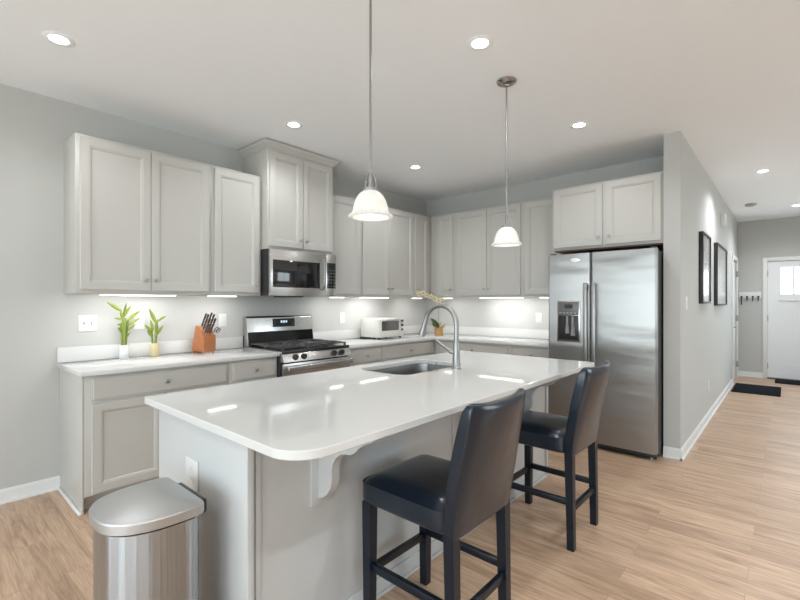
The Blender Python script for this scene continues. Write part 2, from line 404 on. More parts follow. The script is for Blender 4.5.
# side door in the hall wall
dr2 = thing('door_2', None, None, (PX1, SD[0], 0), kind='structure')
d = MB(); d.box(PX1-0.06, PX1-0.02, SD[0]+0.004, SD[1]-0.004, 0.01, 2.04)
for z0, z1 in ((0.2, 0.9), (1.05, 1.9)):
    for y0, y1 in ((SD[0]+0.1, 4.36), (4.43, SD[1]-0.1)): d.box(PX1-0.02, PX1-0.012, y0, y1, z0, z1, bev=0.003)
d.build('door_slab', M['grout'], dr2)
c = MB()
for y0, y1, z0, z1 in ((SD[0]-0.065, SD[0], 0, 2.115), (SD[1], SD[1]+0.065, 0, 2.115), (SD[0], SD[1], 2.05, 2.115)):
    c.box(PX1, PX1+0.018, y0, y1, z0, z1, bev=0.003)
c.build('casing', M['trim'], dr2)
for z in (0.24, 1.05, 1.83): bx('hinge', M['hinge'], PX1-0.012, PX1+0.026, SD[1]-0.012, SD[1]+0.006, z-0.05, z+0.05, bev=0.002, parent=dr2)
MB().cyl((PX1-0.02, SD[0]+0.07, 0.92), (PX1+0.04, SD[0]+0.07, 0.92), 0.011).cyl((PX1+0.035, SD[0]+0.06, 0.92), (PX1+0.035, SD[0]+0.17, 0.92), 0.009).build('door_handle', M['nickel'], dr2)

# ------------------------------------------------------------------ ceiling lamps
LIGHT_W = 7.0
def can(x, y, label, en=LIGHT_W, seen=True):
    t = thing('recessed_light', label, 'ceiling light', (x, y, H), 'recessed ceiling lights' if seen else 'recessed ceiling lights of the living room')
    MB().lathe([(0.0431, 0), (0.046, -0.004), (0.072, -0.003), (0.076, -0.001), (0.076, 0)], (x, y, H), 40, cap=False).build('trim_ring', M['ceiling'], t)
    MB().lathe([(0.043, -0.004), (0.03, -0.009), (0.0, -0.011)], (x, y, H), 32, cap=False).build('lens', M['lamp'], t)
    ld = bpy.data.lights.new('recessed_lamp', 'SPOT'); ld.energy = en*4; ld.spot_size = math.radians(155); ld.spot_blend = 0.7
    ld.shadow_soft_size = 0.05; ld.color = (0.95, 0.98, 1.0)
    lo = bpy.data.objects.new('recessed_lamp', ld); COL.objects.link(lo); lo.parent = t; lo.location = (0, 0, -0.02)
can(0.895, -4.413, 'recessed ceiling light above the left end of the counter, top left of the photo')
can(0.885, -2.876, 'recessed ceiling light in front of the tall cabinet over the microwave')
can(0.913, -1.355, 'recessed ceiling light nearest the corner where the cabinets meet')
can(2.609, -2.843, 'large recessed ceiling light between the two pendant lamps')
can(2.620, -1.324, 'recessed ceiling light in front of the cabinet over the refrigerator')
can(3.692, 1.301, 'recessed ceiling light in the hallway, nearer of two there', en=17)
can(4.0, 3.829, 'recessed ceiling light close to the front door, at the right edge', en=17)
for x, y in ((2.61, -5.9), (4.36, -4.4), (4.36, -2.86), (4.36, -1.34), (6.0, -4.4), (6.0, -2.0), (4.36, -6.9), (6.0, -6.9), (0.9, -6.5)):  # unseen: some read from island shadows, the rest placed for light
    can(x, y, 'unseen recessed ceiling light placed over the living area', seen=False, en=LIGHT_W*(1.7 if x > 3 and y > -5 else 1))

# ------------------------------------------------------------------ cabinet builder
def ring_panel(mb, O, U, N, w, h, t=0.019, fr=0.052, step=0.013):
    """cabinet door: slab with raised frame and sunken centre panel. O lower corner on the cabinet face"""
    O = Vector(O); U = Vector(U); N = Vector(N); Z = Vector((0, 0, 1))
    rs = []
    for ins, dep in ((0, 0), (0, t-0.003), (0.003, t), (fr, t), (fr+0.002, t-0.004), (fr+0.010, t-0.006), (fr+0.016, t-step), (fr+0.020, t-step)):
        rs.append([O+U*a+Z*b+N*dep for a, b in ((ins, ins), (w-ins, ins), (w-ins, h-ins), (ins, h-ins))])
    mb.rings(rs)
def drawer_front(mb, O, U, N, w, h, t=0.019):
    O = Vector(O); U = Vector(U); N = Vector(N); Z = Vector((0, 0, 1))
    rs = []
    for ins, dep in ((0, 0), (0, t-0.008), (0.008, t-0.006), (0.012, t), (0.03, t)):
        rs.append([O+U*a+Z*b+N*dep for a, b in ((ins, ins), (w-ins, ins), (w-ins, h-ins), (ins, h-ins))])
    mb.rings(rs)
def knob(parent, p, N):
    N = Vector(N); q = N.to_track_quat('Z', 'Y').to_matrix().to_4x4()
    MB().lathe([(0.009, 0), (0.006, 0.003), (0.005, 0.012), (0.012, 0.017), (0.0145, 0.022), (0.012, 0.027), (0, 0.029)], p, 18, q).build('knob', M['knob'], parent)
UX, UY, NX, NY = (1, 0, 0), (0, 1, 0), (1, 0, 0), (0, -1, 0)
def cabinet(name, label, axis, a0, a1, z0, z1, depth, doors=(), drawers=(), toe=False, cat='cabinet', group=None, dm=None, kz='low', body_a=None, front0=0.0, bodymat=None):
    """axis 'y': on the range wall (faces +x); axis 'x': on the back wall (faces -y). doors/drawers=(a0,a1,z0,z1,knob side)"""
    m = dm or M['cab']; b0, b1 = body_a or (a0, a1)
    mb = MB()
    def BB(mb, u0, u1, c0, c1, q0, q1, bev=0.0015):
        if axis == 'y': mb.box(c0, c1, u0, u1, q0, q1, bev=bev)
        else: mb.box(u0, u1, -c1, -c0, q0, q1, bev=bev)
    t = thing(name, label, cat, (0, (b0+b1)/2, z0) if axis == 'y' else ((b0+b1)/2, 0, z0), group)
    g = 0.0008
    if toe:
        BB(mb, b0+g, b1-g, 0.001, depth, 0.105, z1-0.001); BB(mb, b0+g, b1-g, 0.001, depth-0.075, 0.0, 0.104, bev=0)
    else:
        BB(mb, b0+g, b1-g, 0.001, depth, z0, z1)
    mb.build('body', bodymat or m, t)
    def pt(u, dep, z): return (dep, u, z) if axis == 'y' else (u, -dep, z)
    U, N = (UY, NX) if axis == 'y' else (UX, NY)
    for (u0, u1, q0, q1, ks) in doors:
        d = MB(); ring_panel(d, pt(u0, depth, q0), U, N, u1-u0, q1-q0); dd = d.build('door', m, t, sharp=20)
        if ks:
            ku = u0+0.03 if ks[0] == 'l' else u1-0.03
            kzz = q0+0.075 if ks[1] == 'b' else q1-0.075
            knob(dd, pt(ku, depth+0.019, kzz), N)
    for (u0, u1, q0, q1) in drawers:
        d = MB(); drawer_front(d, pt(u0, depth, q0), U, N, u1-u0, q1-q0); dd = d.build('drawer', m, t, sharp=20)
        knob(dd, pt((u0+u1)/2, depth+0.019, (q0+q1)/2), N)
    return t

D = 0.325
zd0, zd1 = ZB+0.028, ZT-0.022
cabinet('wall_cabinet', 'grey two-door wall cabinet at the far left, above the bamboo vases', 'y', -4.222, -3.298, ZB, ZT, D,
        [(-4.196, -3.761, zd0, zd1, 'rb'), (-3.757, -3.322, zd0, zd1, 'lb')])
cabinet('wall_cabinet', 'grey single-door wall cabinet left of the microwave, above the knife block', 'y', -3.298, -2.842, ZB, ZT, D,
        [(-3.274, -2.866, zd0, zd1, 'rb')])
tw = cabinet('wall_cabinet', 'tall grey two-door cabinet above the microwave, with a crown moulding at the ceiling', 'y', -2.840, -2.092, 1.812, 2.715, 0.430,
        [(-2.822, -2.470, 1.836, 2.684, 'rb'), (-2.462, -2.110, 1.836, 2.684, 'lb')])
# crown of the tall cabinet
cr = MB(); prof = [(0.0, 2.700), (0.005, 2.700), (0.007, 2.712), (0.016, 2.718), (0.034, 2.740), (0.040, 2.744), (0.042, 2.750), (0.046, 2.752), (0.046, 2.768), (0.0, 2.768)]
def crown(off, z):
    return [(0.001, -2.840-off, z), (0.430+off, -2.840-off, z), (0.430+off, -2.092+off, z), (0.001, -2.092+off, z)]
cr.rings([crown(o, z) for o, z in prof], closed=True)
cr.build('crown_moulding', M['cab'], tw, smooth=False)
cabinet('wall_cabinet', 'grey single-door wall cabinet directly right of the microwave', 'y', -2.090, -1.608, ZB, ZT, D,
        [(-2.066, -1.632, zd0, zd1, 'lb')])
cabinet('wall_cabinet', 'grey two-door wall cabinet above the white toaster oven', 'y', -1.608, -0.682, ZB, ZT, D,
        [(-1.584, -1.147, zd0, zd1, 'rb'), (-1.143, -0.706, zd0, zd1, 'lb')])
cabinet('wall_cabinet', 'grey corner wall cabinet on the range wall, its narrow door beside the corner', 'y', -0.682, -0.002, ZB, ZT, D,
        [(-0.660, -0.400, zd0, zd1, 'lb')])
cabinet('wall_cabinet', 'narrow grey single-door wall cabinet, first of the back wall beside the corner', 'x', 0.330, 0.712, ZB, ZT, D,
        [(0.445, 0.690, zd0, zd1, 'rb')])
cabinet('wall_cabinet', 'grey two-door wall cabinet on the back wall, behind the far pendant lamp', 'x', 0.712, 1.645, ZB, ZT, D,
        [(0.738, 1.182, zd0, zd1, 'rb'), (1.186, 1.622, zd0, zd1, 'lb')])
cabinet('wall_cabinet', 'grey single-door wall cabinet on the back wall just left of the refrigerator', 'x', 1.645, 2.106, ZB, ZT, D,
        [(1.672, 2.085, zd0, zd1, 'rb')])
fc = cabinet('wall_cabinet', 'deep grey two-door cabinet above the refrigerator', 'x', 2.107, 3.088, 1.850, ZT, 0.615,
        [(2.127, 2.590, 1.872, ZT-0.018, 'rb'), (2.622, 3.074, 1.872, ZT-0.018, 'lb')])
bx('underside', M['brownwood'], 2.125, 3.080, -0.600, -0.01, 1.838, 1.8495, parent=fc)['label'] = 'raw brown wooden underside'

# base cabinets
DB = 0.60
dz0, dz1, oz0, oz1 = 0.705, 0.848, 0.118, 0.690
bc = cabinet('base_cabinet', 'grey base cabinet at the left end of the counter, one wide drawer over doors', 'y', -4.235, -3.283, 0, CT-0.03, DB,
        [(-4.196, -3.765, oz0, oz1, 'rt'), (-3.753, -3.306, oz0, oz1, 'lt')], [(-4.196, -3.306, dz0, dz1)], toe=True)
bx('end_panel', M['cab'], 0.001, DB, -4.245, -4.2355, 0.0, CT-0.031, parent=bc, bev=0.001)
bx('shoe_moulding', M['trim'], 0.02, DB, -4.262, -4.2455, 0.0, 0.018, parent=bc, bev=0.003)
cabinet('base_cabinet', 'grey base cabinet immediately left of the range, single drawer on top', 'y', -3.283, -2.850, 0, CT-0.03, DB,
        [(-3.262, -2.862, oz0, oz1, 'rt')], [(-3.262, -2.862, dz0, dz1)], toe=True)
cabinet('base_cabinet', 'grey base cabinet immediately right of the range with a short drawer', 'y', -2.076, -1.552, 0, CT-0.03, DB,
        [(-2.012, -1.572, oz0, oz1, 'rt')], [(-2.012, -1.572, dz0, dz1)], toe=True)
cabinet('base_cabinet', 'grey base cabinet below the toaster oven with a long drawer', 'y', -1.552, -0.002, 0, CT-0.03, DB,
        [(-1.530, -1.070, oz0, oz1, 'rt'), (-1.058, -0.64, oz0, oz1, 'lt')], [(-1.530, -0.64, dz0, dz1)], toe=True)
cabinet('base_cabinet', 'grey base cabinet on the back wall beside the inner corner, wide drawer', 'x', 0.605, 1.640, 0, CT-0.03, DB,
        [(0.70, 1.155, oz0, oz1, 'rt'), (1.165, 1.615, oz0, oz1, 'lt')], [(0.70, 1.615, dz0, dz1)], toe=True)
cabinet('base_cabinet', 'grey base cabinet on the back wall immediately left of the refrigerator', 'x', 1.640, 2.125, 0, CT-0.03, DB,
        [(1.665, 2.10, oz0, oz1, 'lt')], [(1.665, 2.10, dz0, dz1)], toe=True)

# countertops
ct = MB(); ct.box(0.001, 0.645, -4.261, -2.850, CT-0.03, CT, bev=0.003)
ctl = tag(ct.build('countertop', M['quartz']), 'white quartz countertop left of the range, under vases and knife block', 'countertop')
tag(bx('backsplash', M['quartz'], 0.0015, 0.021, -4.261, -2.850, CT+0.0002, 1.008, bev=0.002), 'low white quartz backsplash behind the bamboo vases and knife block', 'backsplash')
ct = MB(); ct.prism([(0.001, -2.076, CT-0.03), (0.645, -2.076, CT-0.03), (0.645, -0.645, CT-0.03), (2.13, -0.645, CT-0.03), (2.13, -0.001, CT-0.03), (0.001, -0.001, CT-0.03)], (0, 0, 0.03), bev=0.003)
ctr = tag(ct.build('countertop', M['quartz']), 'white quartz L-shaped countertop from the range around the corner to the refrigerator', 'countertop')
tag(bx('backsplash', M['quartz'], 0.0015, 0.021, -2.076, -0.022, CT+0.0002, 1.008, bev=0.002), 'low white quartz backsplash behind the toaster oven, right of the range', 'backsplash')
tag(bx('backsplash', M['quartz'], 0.0015, 2.13, -0.021, -0.0015, CT+0.0002, 1.008, bev=0.002), 'low white quartz backsplash along the back wall, behind the orchid', 'backsplash')

# under cabinet strips
def strip(axis, a0, a1, label, en=3.9):
    c = 0.262
    t = thing('under_cabinet_light', label, 'light strip', (c, (a0+a1)/2, ZB) if axis == 'y' else ((a0+a1)/2, -c, ZB), 'under-cabinet light strips')
    h = MB(); l = MB()
    if axis == 'y':
        h.box(c-0.022, c+0.020, a0-0.01, a1+0.01, ZB-0.006, ZB); l.box(c-0.020, c+0.018, a0, a1, ZB-0.0105, ZB-0.0062, bev=0.002)
    else:
        h.box(a0-0.01, a1+0.01, -c-0.020, -c+0.022, ZB-0.006, ZB); l.box(a0, a1, -c-0.018, -c+0.020, ZB-0.0105, ZB-0.0062, bev=0.002)
    h.build('housing', M['trim'], t); l.build('lens', M['strip'], t)
    ld = bpy.data.lights.new('strip_lamp', 'AREA'); ld.shape = 'RECTANGLE'; ld.energy = en*(a1-a0)/0.5; ld.color = (0.99, 0.985, 0.97); ld.spread = math.radians(170)
    ld.size = (a1-a0) if axis == 'x' else 0.036; ld.size_y = 0.036 if axis == 'x' else (a1-a0)
    lo = bpy.data.objects.new('strip_lamp', ld); COL.objects.link(lo); lo.parent = t; lo.location = (0, 0, -0.0125)
    lo.rotation_euler = (0, math.radians(20), 0) if axis == 'y' else (math.radians(20), 0, 0)
strip('y', -4.06, -3.56, 'long lit strip under the far left two-door wall cabinet')
strip('y', -3.29, -3.05, 'short lit strip under the single-door cabinet above the knife block')
strip('y', -1.98, -1.81, 'short lit strip just right of the microwave underside')
strip('y', -1.55, -1.10, 'lit strip under the two-door cabinet above the toaster oven')
strip('y', -0.62, -0.46, 'short lit strip under the corner cabinet on the range wall, above the orchid')
strip('x', 0.46, 0.62, 'short lit strip under the narrow cabinet of the back wall, above the orchid')
strip('x', 1.05, 1.61, 'long lit strip under the two-door cabinet of the back wall')
strip('x', 1.82, 2.04, 'short lit strip at the left edge of the refrigerator')

# ------------------------------------------------------------------ range
YA, YB = -2.848, -2.078
rg = thing('gas_range', 'stainless gas range with black grates between the counters', 'range', (0.33, (YA+YB)/2, 0))
b = MB(); b.box(0.02, 0.640, YA+0.001, YB-0.001, 0.03, 0.885, bev=0.003)
for y in (YA+0.06, YB-0.06):
    for x in (0.08, 0.58): b.cyl((x, y, 0), (x, y, 0.031), 0.018)
b.build('body', M['darkgrey'], rg)
b = MB(); b.box(0.02, 0.665, YA, YB, 0.885, 0.908, bev=0.005); b.build('cooktop', M['steel'], rg)
bx('cooktop_well', M['black'], 0.09, 0.652, YA+0.02, YB-0.02, 0.908, 0.911, parent=rg, bev=0.001)
bx('cooktop_lip', M['black'], 0.640, 0.668, YA+0.002, YB-0.002, 0.884, 0.912, parent=rg, bev=0.004)
b = MB(); b.prism([(0.641, YA+0.002, 0.815), (0.700, YA+0.002, 0.815), (0.668, YA+0.002, 0.884), (0.641, YA+0.002, 0.884)], (0, YB-YA-0.004, 0), bev=0.002)
cp = b.build('control_panel', M['steel'], rg)
nrm = Vector((0.884-0.815, 0, 0.700-0.668)).normalized()
for y in (-2.722, -2.632, -2.290, -2.195):
    q = nrm.to_track_quat('Z', 'Y').to_matrix().to_4x4(); p = Vector((0.684, y, 0.850))
    kb = MB().lathe([(0.028, 0), (0.028, 0.005), (0.023, 0.006), (0.021, 0.024), (0.018, 0.028), (0, 0.029)], p, 24, q).build('range_knob', M['black'], cp)
    kb2 = MB().box(-0.003, 0.003, -0.019, 0.019, 0.029, 0.034, bev=0.001, M4=Matrix.Translation(p) @ q)
    # pointer ridge belongs to the knob mesh
    me = bpy.data.meshes.new('t'); 
    for v in kb2.bm.verts: v.co -= WOFF[rg.name]
    kb2.bm.from_mesh(kb.data); kb2.bm.to_mesh(kb.data); kb2.bm.free(); bpy.data.meshes.remove(me)
dr_ = MB(); dr_.box(0.641, 0.672, YA+0.003, YB-0.003, 0.235, 0.805, bev=0.004); od = dr_.build('oven_door', M['blackglass'], rg)
bx('door_band', M['steel'], 0.6725, 0.680, YA+0.003, YB-0.003, 0.70, 0.800, parent=od, bev=0.002)
b = MB(); b.box(0.722, 0.748, YA+0.02, YB-0.02, 0.742, 0.786, bev=0.009, seg=3)
for y in (YA+0.06, YB-0.06): b.box(0.680, 0.724, y-0.015, y+0.015, 0.748, 0.780, bev=0.004)
b.build('oven_handle', M['steel'], od)
bx('warming_drawer', M['steel'], 0.641, 0.668, YA+0.003, YB-0.003, 0.06, 0.228, parent=rg, bev=0.004)
# backguard
b = MB(); b.prism([(0.003, YA+0.004, 0.908), (0.105, YA+0.004, 0.908), (0.085, YA+0.004, 1.045), (0.075, YA+0.004, 1.180), (0.060, YA+0.004, 1.196), (0.003, YA+0.004, 1.196)], (0, YB-YA-0.008, 0), bev=0.003)
bg = b.build('backguard', M['steel'], rg)
b = MB(); b.prism([(0.106, YA+0.012, 0.912), (0.110, YA+0.012, 0.912), (0.088, YA+0.012, 1.046), (0.084, YA+0.012, 1.046)], (0, YB-YA-0.024, 0)); b.build('black_panel', M['blackglass'], bg, smooth=False)
b = MB(); b.prism([(0.0795, -2.565, 1.085), (0.0845, -2.565, 1.085), (0.079, -2.565, 1.168), (0.0735, -2.565, 1.168)], (0, 0.255, 0)); ds = b.build('display', M['blackglass'], bg, smooth=False)
b = MB()
for i in range(3): b.box(0.0815, 0.0828, -2.475+i*0.028, -2.457+i*0.028, 1.125, 1.148)
b.build('clock_digits', M['ledgrn'], ds, smooth=False)
# burners and grates
for i, (x, y, r) in enumerate(((0.22, -2.70, 0.045), (0.50, -2.70, 0.055), (0.36, -2.46, 0.05), (0.22, -2.22, 0.045), (0.50, -2.22, 0.055))):
    MB().lathe([(r+0.018, 0), (r+0.015, 0.006), (r, 0.008), (r, 0.014), (r-0.004, 0.018), (0, 0.018)], (x, y, 0.911), 24).build('burner', M['black'], rg)
for k in range(3):
    y0 = YA+0.025+k*0.2405; y1 = y0+0.2375; g = MB(); z0, z1 = 0.932, 0.943; bw = 0.0065
    for x in (0.10, 0.355, 0.640): g.box(x-bw, x+bw, y0, y1, z0, z1, bev=0.002)
    for y in (y0+bw, y1-bw): g.box(0.10, 0.640, y-bw, y+bw, z0, z1, bev=0.002)
    ym = (y0+y1)/2
    for xc in (0.22, 0.50):
        for y in (y0+0.065, y1-0.065): g.box(xc-0.10, xc+0.10, y-0.0045, y+0.0045, z0, z1+0.004, bev=0.002)
        for x in (xc-0.05, xc, xc+0.05): g.box(x-0.0045, x+0.0045, y0, y1, z0, z1+0.004, bev=0.002)
    for x in (0.105, 0.355, 0.635):
        for y in (y0+0.008, y1-0.008): g.box(x-0.008, x+0.008, y-0.008, y+0.008, 0.911, z0+0.001)
    g.build('grate', M['iron'], rg)

# ------------------------------------------------------------------ microwave
mw = thing('microwave', 'stainless over-the-range microwave with black glass door', 'microwave', (0.2, -2.41, 1.388))
mY0, mY1, mz0, mz1 = -2.845, -2.088, 1.388, 1.808
bx('case', M['black'], 0.002, 0.455, mY0, mY1, mz0+0.004, mz1, parent=mw, bev=0.003)
b = MB(); b.box(0.4555, 0.485, mY0, -2.222, mz0, mz1, bev=0.004); md = b.build('door', M['steel'], mw)
bx('door_window', M['blackglass'], 0.4855, 0.4885, -2.818, -2.300, 1.466, 1.712, parent=md, bev=0.001)
b = MB(); pts = [(0.485, -2.275, 1.745), (0.510, -2.275, 1.735), (0.525, -2.275, 1.70), (0.527, -2.275, 1.60), (0.525, -2.275, 1.50), (0.510, -2.275, 1.465), (0.485, -2.275, 1.455)]
b.tube(pts, 0.011, n=12); b.build('door_handle', M['nickel'], md)
b = MB(); b.box(0.4555, 0.483, -2.2205, mY1, mz0, mz1, bev=0.004); kp = b.build('control_side', M['steel'], mw)
bx('keypad', M['blackglass'], 0.4835, 0.4865, -2.208, -2.103, 1.468, 1.722, parent=kp, bev=0.001)
b = MB()
for i in range(3):
    for j in range(6): b.box(0.4866, 0.4873, -2.198+i*0.034, -2.180+i*0.034, 1.485+j*0.031, 1.499+j*0.031)
b.build('key', mat('key_print', (0.07, 0.07, 0.07), 0.5), kp, smooth=False)
bx('vent', M['black'], 0.24, 0.44, -2.66, -2.46, mz0-0.010, mz0+0.003, parent=mw, bev=0.002)

# ------------------------------------------------------------------ refrigerator
fr = thing('refrigerator', 'stainless side-by-side refrigerator with ice and water dispenser', 'refrigerator', (2.62, -0.45, 0))
fx0, fx1, fs = 2.160, 3.083, 2.5565
bx('case', M['darkgrey'], fx0+0.004, fx1-0.004, -0.775, -0.06, 0.03, 1.772, parent=fr, bev=0.004)
def fdoor(x0, x1, name):
    d = MB(); r = []; n = 5
    # rounded front edges, one profile swept in z
    prof = [(x0, -0.785)] + [(x0+0.018*(1-math.cos(a)), -0.832-0.018*math.sin(a)) for a in [i*PI/2/n for i in range(n+1)]]
    prof += [(x1-0.018*(1-math.cos(a)), -0.832-0.018*math.sin(a)) for a in [PI/2-i*PI/2/n for i in range(n+1)]] + [(x1, -0.785)]
    d.rings([[(x, y, z) for x, y in prof] for z in (0.062, 1.783)])
    return d.build(name, M['fridge'], fr, sharp=40)
dl = fdoor(fx0, fs-0.004, 'freezer_door'); d2 = fdoor(fs+0.004, fx1, 'fresh_food_door')
bx('toe_grille', M['black'], fx0+0.01, fx1-0.01, -0.80, -0.776, 0.012, 0.058, parent=fr, bev=0.003)
for x in (fx0+0.05, fx1-0.05): MB().cyl((x, -0.79, 0.0), (x, -0.79, 0.02), 0.018).build('foot', M['nickel'], fr)
for x, dd in ((2.527, dl), (2.598, d2)):
    b = MB(); b.box(x-0.0175, x+0.0175, -0.915, -0.893, 0.60, 1.505, bev=0.006, seg=3).box(x-0.013, x+0.013, -0.894, -0.8505, 1.44, 1.49, bev=0.004).box(x-0.013, x+0.013, -0.894, -0.8505, 0.62, 0.67, bev=0.004)
    b.build('door_handle', M['nickel'], dd)
for x, dd in ((fx0+0.03, dl), (fx1-0.03, d2)): bx('hinge_cover', M['darkgrey'], x-0.02, x+0.02, -0.83, -0.74, 1.7835, 1.797, parent=dd, bev=0.003)
b = MB(); b.box(2.250, 2.466, -0.858, -0.8505, 0.958, 1.348, bev=0.003); dp = b.build('dispenser_frame', M['steel'], dl)
bx('dispenser_controls', mat('dispenser_grey', (0.13, 0.13, 0.13), 0.25), 2.262, 2.454, -0.862, -0.8585, 1.210, 1.336, parent=dp, bev=0.001)
bx('display', M['blackglass'], 2.325, 2.40, -0.864, -0.8625, 1.275, 1.310, parent=dp)
b = MB()
for i in range(5): b.box(2.275+i*0.034, 2.295+i*0.034, -0.8635, -0.8622, 1.225, 1.236)
b.build('button', M['nickel'], dp, smooth=False)
bx('dispenser_well', M['black'], 2.262, 2.454, -0.861, -0.8585, 0.972, 1.208, parent=dp, bev=0.001)
b = MB(); b.box(2.345, 2.362, -0.880, -0.862, 1.085, 1.20, bev=0.003); b.box(2.395, 2.412, -0.880, -0.862, 1.07, 1.20, bev=0.003)
b.prism([(2.335, -0.862, 1.04), (2.37, -0.862, 1.04), (2.364, -0.862, 1.12), (2.341, -0.862, 1.12)], (0, -0.012, 0)); b.prism([(2.386, -0.862, 1.02), (2.424, -0.862, 1.02), (2.416, -0.862, 1.10), (2.392, -0.862, 1.10)], (0, -0.012, 0))
b.build('dispenser_paddle', mat('paddle_grey', (0.25, 0.25, 0.25), 0.3), dp)
bx('drip_tray', M['darkgrey'], 2.275, 2.441, -0.892, -0.862, 0.972, 0.984, parent=dp, bev=0.002)
MB().lathe([(0.046, 0), (0.046, 0.003), (0.042, 0.005), (0, 0.005)], (2.417, -0.8505, 1.722), 32, Matrix.Rotation(PI/2, 4, 'X') @ Matrix.Diagonal((1, 0.45, 1, 1))).build('badge', mat('badge_silver', (0.8, 0.8, 0.8), 0.3, 0.6), dl)

# ------------------------------------------------------------------ island
IX0, IX1, IY0, IY1 = 1.702, 2.869, -4.2533, -1.681
il = thing('kitchen_island', 'light grey painted island base with two curved brackets under the counter', 'kitchen island', (2.15, -2.96, 0))
bd = MB(); zt = CT-0.0305
bd.box(1.755, 1.775, -4.175, -1.735, 0.0, zt).box(2.480, 2.500, -4.175, -1.735, 0.0, zt).box(1.775, 2.480, -4.175, -4.155, 0.0, zt).box(1.775, 2.480, -1.755, -1.735, 0.0, zt).box(1.775, 2.480, -4.155, -1.755, 0.09, 0.11)
bd.build('body', M['island'], il, smooth=False)
bx('end_panel', M['island'], 1.735, 2.522, -4.200, -4.1755, 0.0, zt, bev=0.0015, parent=il)
bx('end_panel', M['island'], 1.735, 2.522, -1.7345, -1.710, 0.0, zt, bev=0.0015, parent=il)
for y0, y1 in ((-4.160, -4.140), (-2.960, -2.915), (-1.99, -1.735)): bx('stile', M['island'], 2.5002, 2.508, y0, y1, 0.082, zt, bev=0.001, parent=il)
b = MB(); b.box(2.5002, 2.512, -4.175, -1.7355, 0.0, 0.08, bev=0.002); b.box(2.5125, 2.524, -4.175, -1.7355, 0, 0.015, bev=0.003)
b.build('baseboard', M['island'], il)
for y in (-3.873, -2.125):
    k = MB(); k.box(2.5002, 2.512, y-0.052, y+0.052, 0.535, zt, bev=0.002)
    pr_ = [(2.512, 0.868), (2.835, 0.868), (2.838, 0.858), (2.815, 0.842), (2.775, 0.826), (2.748, 0.808), (2.722, 0.784), (2.700, 0.772), (2.670, 0.768), (2.642, 0.760), (2.616, 0.740), (2.598, 0.712), (2.592, 0.685), (2.594, 0.650), (2.586, 0.618), (2.566, 0.590), (2.540, 0.570), (2.512, 0.560)]
    k.prism([(x, y-0.019, z) for x, z in pr_], (0, 0.038, 0), bev=0.0)
    k.build('corbel', M['island'], il, sharp=30)
b = MB()
for y0, y1 in ((-4.15, -3.62), (-3.60, -3.07), (-2.35, -1.76)):
    ring_panel(b, (1.755, y1, 0.12), (0, -1, 0), (-1, 0, 0), y1-y0, 0.72)
b.build('door', M['island'], il)
bx('dishwasher_front', M['steel'], 1.735, 1.7548, -3.05, -2.38, 0.12, 0.85, parent=il, bev=0.003)

# outline of a rounded rectangle
def rrect(x0, x1, y0, y1, r, n=8, radii=None):
    R = radii or (r, r, r, r); pts = []
    for (cx, cy, a0, rr) in ((x1-R[0], y1-R[0], 0, R[0]), (x0+R[1], y1-R[1], PI/2, R[1]), (x0+R[2], y0+R[2], PI, R[2]), (x1-R[3], y0+R[3], 1.5*PI, R[3])):
        for i in range(n+1):
            a = a0+PI/2*i/n; pts.append((cx+rr*math.cos(a), cy+rr*math.sin(a)))
    return pts
SKX0, SKX1, SKY0, SKY1 = 1.80, 2.215, -3.035, -2.375
outer = rrect(IX0, IX1, IY0, IY1, 0.01, radii=(0.055, 0.012, 0.012, 0.125), n=10)
inner = rrect(SKX0, SKX1, SKY0, SKY1, 0.09, n=10)
def slab_with_hole(outer, inner, z0, z1, ch=0.003):
    b = bmesh.new()
    def loop(pts, z): return [b.verts.new((x, y, z)) for x, y in pts]
    def shrink(pts, d):
        n = len(pts); out = []
        for i in range(n):
            p0, p1, p2 = Vector(pts[i-1]), Vector(pts[i]), Vector(pts[(i+1) % n])
            t = (p2-p0).normalized(); out.append(tuple(p1+Vector((-t.y, t.x))*d))
        return out
    so = shrink(outer, ch); si = shrink(inner, -ch)
    to, ti = loop(so, z1), loop(si, z1); bo, bi = loop(so, z0), loop(si, z0)
    mo1, mo0 = loop(outer, z1-ch), loop(outer, z0+ch); mi1, mi0 = loop(inner, z1-ch), loop(inner, z0+ch)
    def bridge(a, c):
        n = len(a)
        for k in range(n): b.faces.new((a[k], a[(k+1) % n], c[(k+1) % n], c[k]))
    bridge(to, mo1); bridge(mo1, mo0); bridge(mo0, bo); bridge(ti, mi1); bridge(mi1, mi0); bridge(mi0, bi)
    b.edges.ensure_lookup_table()
    def es(l):
        n = len(l); return [b.edges.get((l[k], l[(k+1) % n])) for k in range(n)]
    for A, B in ((to, ti), (bo, bi)):
        bmesh.ops.triangle_fill(b, use_beauty=True, edges=es(A)+es(B))
    bmesh.ops.recalc_face_normals(b, faces=b.faces[:]); return b
mb = MB(); mb._merge(slab_with_hole(outer, inner, CT-0.03, CT))
itop = tag(mb.build('island_countertop', M['quartz'], sharp=25), 'large white quartz slab on the island with rounded corners and a sink cutout', 'countertop')
